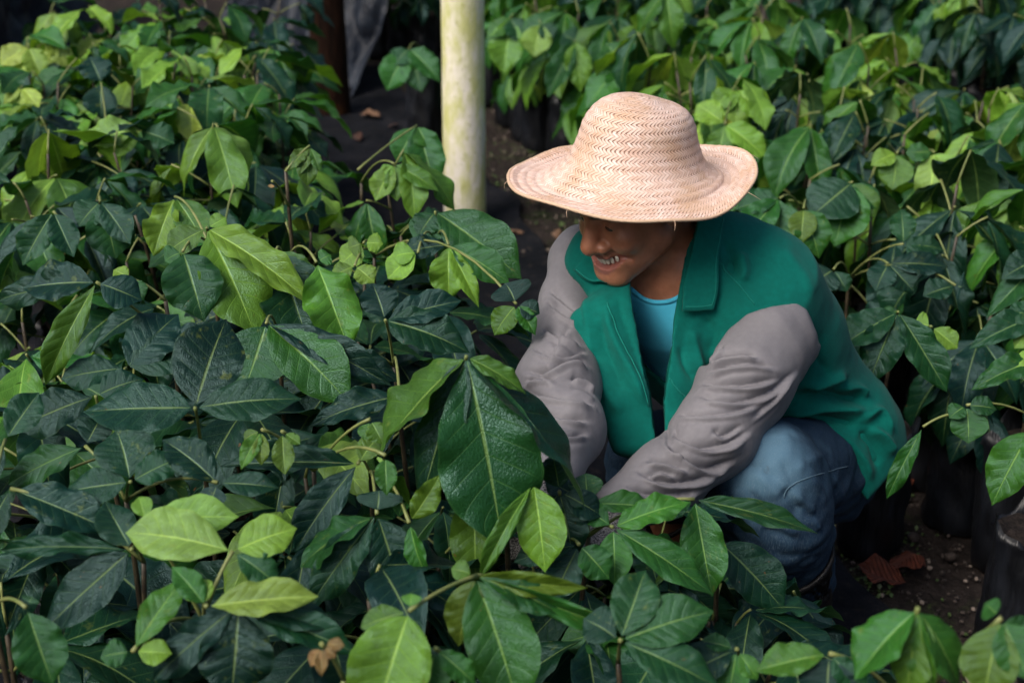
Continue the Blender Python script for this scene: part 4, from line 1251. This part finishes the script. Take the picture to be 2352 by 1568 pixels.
M_KNIT = knit_mat()

def snap(L, V, N, lift=.0006):
    i = ((L[:, None] - V[None]) ** 2).sum(-1).argmin(1)
    P = V[i] + N[i] * lift
    K = P.copy()
    for _ in range(2): K[1:-1] = (K[:-2] + 2 * K[1:-1] + K[2:]) / 4
    return K
# ---- the body: one continuous surface, fine around the head
PERSON = empty('person', (.50, 2.40, 0))
tag(PERSON, 'crouching person in green and grey work jacket, jeans and rubber boots, smiling at the seedlings', 'person')
hb = np.stack([hw((sx * .1, sy, sz)) for sx in (-1, 1) for sy in (-.12, .13) for sz in (-.135, .135)])
bx = axis_pts(-.12, .95, .012, (hb[:, 0].min(), hb[:, 0].max()), .0028)
by = axis_pts(1.80, 2.80, .012, (hb[:, 1].min(), hb[:, 1].max()), .0028)
bz = axis_pts(-.03, 1.10, .012, (hb[:, 2].min(), hb[:, 2].max()), .0028)
V, F = nets(body_fn, bx, by, bz)
V = relax(V, F, 1, .4)
Q = (V - HO) @ HM; A = np.abs(Q[:, 0])
lipm = np.clip(1.25 - np.maximum(np.abs(Q[:, 2] - (-.0730 + 7.0 * A * A)) / np.maximum(.0175 - 8 * A * A, .004), A / .040), 0, .25) * 4
lipm *= (Q[:, 1] > .07)
br = np.clip(1.5 - np.hypot((A - .032) / .020, (Q[:, 2] - .028 + 3 * (A - .03) ** 2) / .006), 0, .5) * 2 * (Q[:, 1] > .05)
inside = np.clip((.092 - 12 * A * A - .004 - Q[:, 1]) / .003, 0, 1) * (np.abs(Q[:, 2] + .071 - 7.0 * A * A) < .0095) * (A < .038) * (Q[:, 1] > .06)  # mouth opening goes near-black with depth, carried with the eyebrow mask
link('body', mesh_np('body', V, F, M_SKIN, attrs={'lip': lipm, 'brow_mouth': np.clip(br * .8 + inside, 0, 1)}), PERSON)

# teeth: a short arc of upper teeth
parts = []
for i in range(-4, 4):
    x = (i + .5) * .0080
    y = .0962 - 13 * x * x; z = -.0680 + 6.6 * x * x
    w, h, t = .0041 * (1 - abs(x) * 3), .0078 * (1 - abs(x) * 10), .0016
    n = 10
    ph = np.linspace(0, 2 * math.pi, n, endpoint=False)
    sq = lambda c: np.sign(c) * np.abs(c) ** .55
    ring = lambda yy, s: np.stack([x + w * s * sq(np.cos(ph)), np.full(n, yy) - (30 * x * 0), z + h * s * sq(np.sin(ph))], 1)
    Vt = np.concatenate([ring(y - t * 1.5, 1), ring(y, 1), ring(y + t * .5, .75)])
    Ft = [tuple(f) for f in grid_faces(n, 3, True)] + [tuple(range(2 * n, 3 * n))]
    parts.append((HO + Vt @ HM.T, Ft))
Vt, Ft = join(parts)
link('teeth', mesh_np('teeth', Vt, Ft, M_TEETH), PERSON)
for sx in (-1, 1):
    Ve, Fe = vol(lambda P: np.linalg.norm(P - hw((sx * .031, .0790, .0045)), axis=1) - .0118, hw((sx * .031, .0815, .006)) - .016, hw((sx * .031, .0815, .006)) + .016, .002)
    link('eye', mesh_np('eye', Ve, Fe, M_EYE), PERSON)
def hair_fn(P):
    Q = (P - HO) @ HM
    d = ell(Q, (0, -.010, .044), (.080, .103, .088))
    d = smax(d, -(Q[:, 2] + .035 + np.clip(Q[:, 1], -.05, .2) * 0), .004)
    return smax(d, (Q[:, 1] - .045 + .8 * (Q[:, 2] - .05) * -1 - np.abs(Q[:, 0]) * 0), .006)
Vh, Fh = vol(hair_fn, HO - .15, HO + .17, .005)
link('hair', mesh_np('hair', Vh, Fh, M_HAIR), PERSON)

# ---- T-shirt, jeans, boots
V, F = vol(shirt_fn, (.02, 2.10, .40), (.80, 2.70, .92), .006)
TSH = link('t_shirt', mesh_np('t_shirt', V, F, M_SHIRT), PERSON)
L = hit(shirt_fn, smooth_line([(1448, 662), (1478, 686), (1512, 694), (1548, 688), (1584, 664)], 16))
v, f = tube(L, .0042, 8)
link('neckband', mesh_np('neckband', v, f, M_SHIRT), TSH)
V, F = vol(jeans_fn, (.08, 1.95, .10), (.90, 2.75, .66), .0050)
N = vnormals(V, F)
V = folds(V, N, jeans_fn, [
    (CL((1340, 1355), (1380, 1310), (1330, 1180)), -.005, .012), (CL((1380, 1330), (1440, 1400), (1490, 1440)), .010, .010),
    (CL((1400, 1400), (1450, 1430), (1480, 1480)), -.008, .007), (CL((1440, 1460), (1490, 1490), (1500, 1520)), .009, .008),
    (CL((1320, 1330), (1380, 1380), (1420, 1450)), -.007, .009), (CL((1390, 1250), (1450, 1200), (1560, 1150)), .003, .010),
    (CL((1460, 1270), (1520, 1330), (1540, 1400)), .004, .009), (CL((1560, 1250), (1600, 1330), (1600, 1400)), .004, .008),
    (CL((1180, 1240), (1260, 1300), (1330, 1380)), .004, .012), (CL((1160, 1330), (1240, 1400), (1330, 1440)), -.006, .010), (CL((1180, 1100), (1300, 1080), (1420, 1110)), .004, .014), (CL((1130, 1200), (1230, 1230), (1330, 1290)), -.005, .010), (CL((1500, 1130), (1560, 1200), (1590, 1290)), -.006, .010), (CL((1240, 1480), (1330, 1500), (1420, 1540)), .006, .010), (CL((1230, 1510), (1330, 1540), (1410, 1568)), -.006, .008), (CL((1420, 1180), (1500, 1240), (1560, 1340)), -.005, .009)])
low = np.clip((at(1760, 1130, 2.4)[2] - V[:, 2]) / .06, 0, 1)
V = V + N * (lump(V, 40) * .0012 + lump(V, 110) * .0005 + low * (np.abs(lump(V * np.array([1, 1, 2.2]), 34)) - .6) * .0045)[:, None]
px, py, pd = to_px(V)
kc = at(1765, 1050, 2.33)
wear = np.exp(-((V - kc) ** 2).sum(1) / .092 ** 2) * 1.0 + .10 * lump(V, 90) + .35 * np.exp(-((V - at(1900, 1100, 2.45)) ** 2).sum(1) / .06 ** 2) + .25 * np.exp(-((V - at(1700, 1250, 2.4)) ** 2).sum(1) / .07 ** 2)
JEANS = link('jeans', mesh_np('jeans', V, F, M_DENIM, attrs={'wear': wear}), PERSON)
for ln in (CL((1345, 1368), (1390, 1300), (1500, 1258), (1645, 1218))  ,):
    L = snap(hit(jeans_fn, smooth_line(ln, 36)), V, N)
    v, f = tube(L, .0010, 6)
    link('seam', mesh_np('seam', v, f, M_SEAM), JEANS)
def boot_fn(P, top, an, fd):
    d = chain(P, [top + nrm(top - an) * .08, an + np.array([0, 0, .03])], [.068, .056], .02)
    toe = an + fd * .155; toe[2] = .045
    heel = an - fd * .045; heel[2] = .05
    d = smin(d, chain(P, [heel, an * np.array([1, 1, 0]) + np.array([0, 0, .055]) + fd * .06, toe], [.046, .046, .045], .02), .03)
    d = smax(d, .004 - P[:, 2], .006)
    ax = nrm(top - an)
    ax2 = nrm(ax - .5 * VR)
    rim = np.abs((P - top) @ ax2 - .0) - .008
    d = smin(d, smax(cone(P, top - ax * .06, top + ax * .08,  .0700, .0700), rim, .004), .006)
    d = smax(d, (P - top) @ ax2 - .006, .004)
    d = smax(d, -cone(P, top - ax * .05, top + ax * .2, .058, .063), .004)
    sole = cone(P * np.array([1, 1, 0]), heel * np.array([1, 1, 0]), toe * np.array([1, 1, 0]), .050, .049)
    return np.minimum(d, smax(smax(sole, P[:, 2] - .022, .004), .001 - P[:, 2], .002))
fdir = nrm((-.42, -.9, 0))
for top, an in ((at(1826, 1288, 2.50), LAN), (RAN + nrm(RKN - RAN) * .22, RAN)):
    fn = lambda P: boot_fn(P, top, an, fdir)
    lo = np.minimum(top, an) - np.array([.2, .25, .2]); hi = np.maximum(top, an) + np.array([.2, .2, .12]); lo[2] = -.01
    Vb, Fb = vol(fn, lo, hi, .006)
    link('boot', mesh_np('boot', Vb, Fb, M_RUBBER), PERSON)

# ---- jacket body
V, F = vol(jacket_fn, (-.02, 2.00, .24), (.98, 2.85, .96), .0045)
N = vnormals(V, F)
jf = jacket_full
V = folds(V, N, jf, [
    (CL((1330, 985), (1480, 935), (1620, 950), (1745, 965)), 0.0213, 0.0113), (CL((1350, 900), (1500, 880), (1640, 900), (1720, 890)), -0.0191, 0.0097),
    (CL((1430, 850), (1540, 815), (1640, 785)), 0.0170, 0.0097), (CL((1600, 850), (1680, 850), (1740, 890)), 0.0170, 0.0097),
    (CL((1400, 1000), (1560, 1000), (1700, 1020)), -0.0191, 0.0089), (CL((1690, 1020), (1780, 960), (1850, 1080)), 0.0170, 0.0105),
    (CL((1700, 1050), (1760, 1120), (1790, 1230)), -0.0191, 0.0097), (CL((1740, 1040), (1810, 1090), (1860, 1160)), 0.0191, 0.0097),
    (CL((1500, 1020), (1620, 1080), (1720, 1190), (1760, 1300)), 0.0128, 0.0105), (CL((1560, 1080), (1640, 1180), (1720, 1320)), -0.0106, 0.0081),
    (CL((1480, 600), (1500, 700), (1560, 790)), -0.0102, 0.0126), (CL((1300, 180), (1420, 300), (1480, 430)), 0.0051, 0.0198),
    (CL((1085, 240), (1110, 300), (1140, 330)), -0.0119, 0.0090), (CL((1130, 200), (1150, 290), (1140, 350)), 0.0136, 0.0108),
    (CL((1060, 150), (1090, 230), (1100, 320)), -0.0085, 0.0081),
    (CL((500, 440), (520, 560), (575, 690), (640, 810), (690, 960)), 0.0153, 0.0108), (CL((470, 520), (490, 640), (540, 760), (600, 900)), -0.0102, 0.0108),
    (CL((550, 400), (580, 520), (640, 680), (700, 850)), -0.0068, 0.0090), (CL((400, 420), (410, 560), (450, 720)), 0.0085, 0.0126),
    (CL((360, 330), (380, 480), (420, 640)), -0.0068, 0.0090), (CL((430, 700), (500, 850), (580, 980)), 0.0085, 0.0126),
    (CL((900, 560), (930, 680), (960, 780)), 0.0102, 0.0126), (CL((860, 640), (880, 740), (930, 820)), -0.0085, 0.0090),
    (CL((960, 500), (1010, 600), (990, 700)), -0.0085, 0.0108)])
V = V + N * (lump(V, 22) * .0020 + lump(V, 60) * .0008)[:, None]
JACKET = link('jacket', mesh_np('jacket', V, F, M_JACKET), PERSON)
JV, JN = V, N
tag(JACKET, 'teal green jacket body with open front')

def sleeve(fn, lo, hi, creases, lab):
    V, F = vol(fn, lo, hi, .0033)
    N = vnormals(V, F)
    L = []
    for pts, a, w in creases:
        L.append((CL(*pts), -a * 1.9, w * .8))
        L.append((CL(*[(x, y + 20) for x, y in pts]), a * 1.6, w * .9))
        L.append((CL(*[(x + 6, y + 40) for x, y in pts[:-1]]) if len(pts) > 3 else CL(*[(x, y + 38) for x, y in pts]), -a * .5, w * .9))
        L.append((CL(*[(x + 4, y + 56) for x, y in pts]), a * .4, w * 1.1))
    V = folds(V, N, fn, L)
    V = V + N * (lump(V, 26) * .0008 + lump(V, 75) * .0005)[:, None]
    return link('sleeve', mesh_np('sleeve', V, F, M_SLEEVE), JACKET)
lo = np.min([LSH, LEL, LWR], 0) - .13; hi = np.max([LSH, LEL, LWR], 0) + .13
sleeve(sleeve_l_set, lo, hi, [
    (((985, 742), (1060, 700), (1150, 690), (1220, 700)), .007, .007), (((990, 775), (1080, 745), (1200, 735), (1300, 750)), .006, .007),
    (((950, 830), (1060, 832), (1180, 832), (1330, 800)), .008, .009), (((930, 885), (1040, 905), (1150, 908), (1280, 870), (1400, 770)), .009, .010),
    (((830, 965), (930, 975), (1100, 962), (1230, 915)), .007, .009), (((820, 1020), (840, 1085), (960, 1132), (1080, 1110), (1180, 1050)), .011, .010),
    (((800, 1110), (880, 1185), (990, 1232), (1100, 1190)), .011, .010), (((690, 1190), (790, 1200), (890, 1245)), .010, .009),
    (((650, 1240), (760, 1292), (900, 1292), (1010, 1255)), .010, .009), (((590, 1305), (700, 1352), (850, 1352), (930, 1330)), .008, .008),
    (((780, 1020), (800, 1130), (870, 1170)), .008, .008), (((1000, 1040), (1060, 1075), (1150, 1020)), .006, .009),
    (((1180, 1000), (1290, 900), (1390, 770)), .005, .010), (((1000, 720), (1010, 690), (1060, 640)), .005, .009),
    (((700, 1260), (760, 1240), (830, 1270)), .007, .007)], 'left')
lo = np.min([RSH, REL, RWR], 0) - .13; hi = np.max([RSH, REL, RWR], 0) + .13
sleeve(sleeve_r, lo, hi, [
    (((225, 380), (300, 440), (370, 500)), .006, .009), (((215, 430), (300, 500), (375, 540)), .007, .009),
    (((200, 560), (280, 605), (390, 640)), .008, .010), (((150, 655), (250, 695), (330, 690), (410, 670)), .009, .010),
    (((115, 770), (220, 772), (330, 722), (420, 745)), .009, .010), (((90, 870), (200, 885), (330, 912), (440, 925)), .012, .011),
    (((150, 960), (280, 992), (420, 1005)), .009, .010), (((190, 1050), (300, 1078), (420, 1060)), .008, .009),
    (((340, 545), (265, 650), (210, 760)), .006, .011), (((330, 800), (400, 820), (440, 860)), .008, .009),
    (((120, 820), (180, 800), (260, 820)), .007, .009)], 'right')

# ---- collar flaps: sheets that lie on the jacket and stand up at the neck
def collar_base(P):
    return smin(jacket_full(P), cone(P, NECK + np.array([.02, .05, -.06]), hw((0, -.045, -.04)), .085, .078), .03)
def flap(edge_a, edge_b, lift, nu=22, nv=14):
    a = smooth_line(edge_a, nu); b = smooth_line(edge_b, nu)
    t = np.linspace(0, 1, nv)
    px_ = (a[None] * (1 - t)[:, None, None] + b[None] * t[:, None, None]).reshape(-1, 2)
    S = hit(collar_base, px_)
    e = 1e-3
    n = np.stack([collar_base(S + e * np.eye(3)[k]) - collar_base(S - e * np.eye(3)[k]) for k in range(3)], 1)
    n /= np.linalg.norm(n, axis=1)[:, None] + 1e-9
    G_ = S.reshape(nv, nu, 3); n = n.reshape(nv, nu, 3)
    for _ in range(6):                                   # let the sheet relax into a smooth surface
        K = G_.copy()
        G_[1:-1, 1:-1] = (K[:-2, 1:-1] + K[2:, 1:-1] + K[1:-1, :-2] + K[1:-1, 2:]) / 4
        G_[0, 1:-1] = (K[0, :-2] + K[0, 2:]) / 2; G_[-1, 1:-1] = (K[-1, :-2] + K[-1, 2:]) / 2
        G_[1:-1, 0] = (K[:-2, 0] + K[2:, 0]) / 2; G_[1:-1, -1] = (K[:-2, -1] + K[2:, -1]) / 2
    top = G_ + n * (lift + .0035); bot = G_ + n * (lift - .0005)
    Vf = np.concatenate([top.reshape(-1, 3), bot.reshape(-1, 3)])
    f1 = grid_faces(nu, nv); f2 = f1[:, ::-1] + nu * nv
    rim = [r * nu for r in range(nv)]; rim = list(range(nu)) + [r * nu + nu - 1 for r in range(1, nv)] + [(nv - 1) * nu + c for c in range(nu - 2, -1, -1)] + [r * nu for r in range(nv - 2, 0, -1)]
    side = [(rim[i], rim[i - 1], rim[i - 1] + nu * nv, rim[i] + nu * nv) for i in range(len(rim))]
    return Vf, [tuple(q) for q in f1] + [tuple(q) for q in f2] + side, top
def add_collar(ea, eb, lift):
    Vf, Ff, top = flap(ea, eb, lift)
    c = link('collar', mesh_np('collar', Vf, Ff, M_JACKET), JACKET)
    return c, top
c, top = add_collar(CL((905, 40), (905, 160), (893, 270), (862, 375), (850, 486)), CL((1050, 40), (1043, 150), (1022, 255), (1036, 370), (1012, 476)), .013)
c2, top2 = add_collar(CL((368, 288), (415, 330), (465, 358), (515, 378)), CL((445, 190), (475, 230), (505, 285), (532, 330)), .009)
# stitching along collar edges, placket and yoke
def stitch(L, r=.0011):
    v, f = tube(L, r, 5)
    link('stitching', mesh_np('stitching', v, f, M_STITCH), JACKET)
stitch(top[-2, 2:-1] + 0); stitch(top[1:-1, -2]); stitch(top2[1, 1:-1])
for ln in (CL((1052, 262), (1100, 330), (1150, 390), (1205, 455)), CL((505, 445), (530, 560), (590, 690), (650, 800), (700, 930)), CL((800, 800), (840, 860), (890, 900)), CL((1370, 990), (1480, 1060), (1600, 1180), (1700, 1330))):
    L = snap(hit(jacket_full, smooth_line(ln, 40)), JV, JN); v, f = tube(L, .0012, 5)
    link('seam', mesh_np('seam', v, f, M_STITCH), JACKET)

# ---- gloves: palm, four fingers of different lengths and a thumb, curled round the seedling's stem
def glove(wr, ha, side, curl):
    ax = nrm(ha - wr); n0 = nrm(np.cross(ax, [0, 0, 1.0])) * side; dn = np.cross(ax, n0) * side
    if dn[2] > 0: dn = -dn
    pc = wr + ax * .055
    fing = []
    for i, (o, ln) in enumerate(((-.030, .070), (-.010, .080), (.011, .076), (.031, .060))):
        p = wr + ax * .095 + n0 * o
        q = [p - ax * .02, p]
        d = ax.copy()
        for s, w in enumerate((.45, .32, .26)):
            d = nrm(d + dn * curl * (.5 + .25 * s)); q.append(q[-1] + d * ln * w)
        fing.append(q)
    th = [wr + ax * .035 + n0 * -.030, wr + ax * .062 + n0 * -.055 + dn * .012, wr + ax * .088 + n0 * -.050 + dn * .032, wr + ax * .105 + n0 * -.034 + dn * .042]
    def fn(P):
        v = P - pc
        l = np.stack([v @ n0, v @ ax, v @ dn], 1)
        d = ell(l, (0, 0, 0), (.044, .052, .020))
        d = smin(d, cone(P, wr - ax * .03, wr + ax * .02, .036, .033), .015)
        for q in fing: d = smin(d, chain(P, q, [.011, .011, .010, .0095, .0085], .004), .006)
        return smin(d, chain(P, th, [.015, .013, .0115, .0095], .004), .01)
    lo = np.minimum(wr, ha) - .14; hi = np.maximum(wr, ha) + .14
    Vg, Fg = vol(fn, lo, hi, .0032)
    return link('glove', mesh_np('glove', Vg, Fg, M_KNIT), PERSON)
glove(LWR + nrm(LHA - LWR) * .012, LHA, 1, .7)
glove(RWR + nrm(RHA - RWR) * .012, RHA, -1, .8)

# ================================================================== the straw hat
HATC = at(1459, 396, 2.425)
hatU = nrm(np.array([.045, .015, 1.0]))
hatF = nrm(fwd_h - (fwd_h @ hatU) * hatU); hatL = np.cross(hatU, hatF)
prof = np.array([(0.002, .1330), (.026, .1325), (.050, .1290), (.069, .1200), (.083, .1060), (.0935, .0870), (.1000, .0630), (.1075, .0410), (.1170, .0220), (.1300, .0075), (.1460, -.0035), (.1580, -.0135), (.1790, -.0150), (.1970, -.0145), (.2120, -.0125)])
pp = smooth_line(np.c_[prof, np.zeros(len(prof))], 150)[:, :2]
arc = np.concatenate([[0], np.cumsum(np.linalg.norm(np.diff(pp, axis=0), axis=1))])
NT = 220
th = np.linspace(0, 2 * math.pi, NT + 1)
BAND = .0155
nb = int(round(arc[-1] / BAND)); vv = arc / arc[-1] * nb
rowV = []
for (r_, z_) in pp:
    rr = r_ * (1 + .06 * np.cos(2 * th))                       # a little longer front to back
    dirx = hatL[None] * np.sin(th)[:, None] + hatF[None] * np.cos(th)[:, None]
    k = np.clip((r_ - .122) / .09, 0, 1)
    side = dirx @ np.array([1.0, 0, 0]); back = dirx @ np.array([0, 1.0, 0])
    dz = k ** 1.6 * (  .034 * np.clip(side * .9 + back * .42, 0, 1) ** 2.2 - .004 * np.clip(-back, 0, 1) ** 2 + .004 * np.clip(-side, 0, 1) + .004 * np.sin(3 * th + .7) + .0025 * np.sin(7 * th))
    rr = rr * (1 - .05 * k * np.clip(side * .9 + back * .42, 0, 1) ** 2.2) * (1 + .010 * np.sin(2 * th + 1.1) * (r_ / .2) + .004 * np.sin(5 * th))
    dent = -.006 * np.exp(-((r_ - .05) / .03) ** 2) * (1 + np.cos(th - 2.2))
    rowV.append(HATC + dirx * rr[:, None] + hatU * (z_ + dz + dent)[:, None])
rowV = np.array(rowV)                                           # (150, NT+1, 3)
nr = len(pp)
grid_out = rowV.reshape(-1, 3)
Fh = grid_faces(NT + 1, nr)
# inner skin 3 mm below so the straw has thickness
dz_n = vnormals(grid_out, Fh)
if (dz_n[:NT] @ hatU).mean() < 0: dz_n = -dz_n; Fh = Fh[:, ::-1]
lipw = np.repeat(np.clip((arc / arc[-1] - .965) / .035, 0, 1), NT + 1)
zig = np.repeat(.0008 + .0012 * np.clip((pp[:, 0] - .12) / .04, 0, 1), NT + 1) * np.abs(np.sin(math.pi * np.repeat(vv, NT + 1)))
grid_o = grid_out + dz_n * (zig + .0012 * np.sin(lipw * math.pi))[:, None]
grid_in = grid_out - dz_n * .003
Vv = np.concatenate([grid_o, grid_in]); n1 = len(grid_out)
Fi = Fh[:, ::-1] + n1
lastr = (nr - 1) * (NT + 1)
edge = np.array([(lastr + i, lastr + i + 1, lastr + i + 1 + n1, lastr + i + n1) for i in range(NT)])
Fa = np.concatenate([Fh, Fi, edge])
rad_row = pp[:, 0]
vi = Fa.ravel() % n1
rowi = vi // (NT + 1); coli = vi % (NT + 1)
# number of straw strands is fixed within a band, as in plaited straw
face_row = (Fa % n1 // (NT + 1)).min(1)
band_of_face = np.floor(vv[face_row] + 1e-6)
rb = np.interp((band_of_face + .5) / nb * arc[-1], arc, rad_row)
cnt_b = np.maximum(8, np.round(2 * math.pi * rb / .0072))
uu = (coli / NT) * np.repeat(cnt_b, 4)
uvs = np.stack([uu, vv[rowi]], 1)
def straw_mat():
    m, nt, out = new_mat('plaited_straw'); g = G(nt)
    uv = g.uv(); sp = g.node('ShaderNodeSeparateXYZ', {'Vector': uv}); u, v = sp.outputs[0], sp.outputs[1]
    o = g.obj()
    u = g.math('ADD', u, g.math('MULTIPLY', g.noise(o, 60, 2), .9)); v = g.math('ADD', v, g.math('MULTIPLY', g.math('SUBTRACT', g.noise(o, 34, 2), .5), .28))
    fv = g.math('FRACT', v)
    tri = g.math('ABSOLUTE', g.math('SUBTRACT', fv, .5))                 # chevron within each band
    ph = g.math('FRACT', g.math('ADD', u, g.math('MULTIPLY', tri, 2.6)))
    gapu = g.math('MINIMUM', ph, g.math('SUBTRACT', 1.0, ph))            # 0 at strand edges
    over = g.math('FRACT', g.math('MULTIPLY', v, 4.0))
    gapv = g.math('MINIMUM', over, g.math('SUBTRACT', 1.0, over))
    strand = g.ramp(gapu, .0, .22)
    cell = g.node('ShaderNodeTexWhiteNoise', {'Vector': g.node('ShaderNodeCombineXYZ', {'X': g.math('FLOOR', g.math('ADD', u, g.math('MULTIPLY', tri, 2.6))), 'Y': g.math('FLOOR', g.math('MULTIPLY', v, 2.0)), 'Z': 0.0}).outputs[0]}, noise_dimensions='3D').outputs[0]
    big = g.noise(o, 11, 3, .6)
    c = g.mix(cell, (.72, .495, .395), (.87, .68, .60))
    c = g.mix(g.math('MULTIPLY', g.ramp(big, .42, .66), .5), c, (.56, .335, .17))
    # darker rust-brown strands at the seam of every band, strongest in patches
    seam = g.ramp(tri, .20, .42)
    patch = g.ramp(g.noise(o, 10, 2, .5), .42, .56)
    dash = g.math('SUBTRACT', 1.0, g.ramp(gapu, .06, .22))
    c = g.mix(g.math('MULTIPLY', g.math('MULTIPLY', seam, dash), g.math('ADD', .20, g.math('MULTIPLY', patch, .80))), c, (.085, .022, .007))
    c = g.mix(g.math('MULTIPLY', g.math('SUBTRACT', 1.0, strand), .42), c, (.26, .12, .045))
    h = strand
    b = g.bump(h, .55, .0022)
    sh = g.bsdf(c, .55, b, Specular_IOR_Level=.35)
    finish(nt, out, sh.outputs[0]); return m
M_STRAW = straw_mat()
hat = link('straw_hat', mesh_np('straw_hat', Vv, Fa, M_STRAW, uv=uvs))
tag(hat, 'wide brimmed plaited straw hat with brown bands on the crouching person', 'hat')
# the cord-like rolled edge of the brim and a few loose straws
EDGE = rowV[-1][:-1]
Vr, Fr = [], []
m_ = len(EDGE); k_ = 8
for i in range(m_):
    t = EDGE[(i + 1) % m_] - EDGE[i - 1]; a, b, _ = frame_of(t)
    for k in range(k_):
        p = 2 * math.pi * k / k_ + i * .9
        rr_ = .0030 * (1 + .22 * math.cos(3 * p))
        q = 2 * math.pi * k / k_
        Vr.append(EDGE[i] + rr_ * (math.cos(q) * a + math.sin(q) * b) - hatU * .0012)
for i in range(m_):
    for k in range(k_):
        j = (i + 1) % m_
        Fr.append((i * k_ + k, i * k_ + (k + 1) % k_, j * k_ + (k + 1) % k_, j * k_ + k))
M_STRAW2 = simple('straw_edge', (.72, .50, .34), .6, .3, 400)
link('brim_edge', mesh_np('brim_edge', np.array(Vr), Fr, M_STRAW2), hat)
for i, ang in ((12, .3), (40, -.2), (70, .5), (97, .1), (120, -.4), (150, .2), (160, .5), (185, -.1), (204, .4)):
    p = EDGE[i]; t = nrm(p - HATC)
    v, f = tube(bez(p, p + t * .010 + hatU * (-.002), p + t * .016 + np.array([ang * .02, 0, -.012]), 6), [.0006, .0005, .0005, .0004, .0003, .0002], 4)
    link('loose_straw', mesh_np('loose_straw', v, f, M_STRAW2), hat)
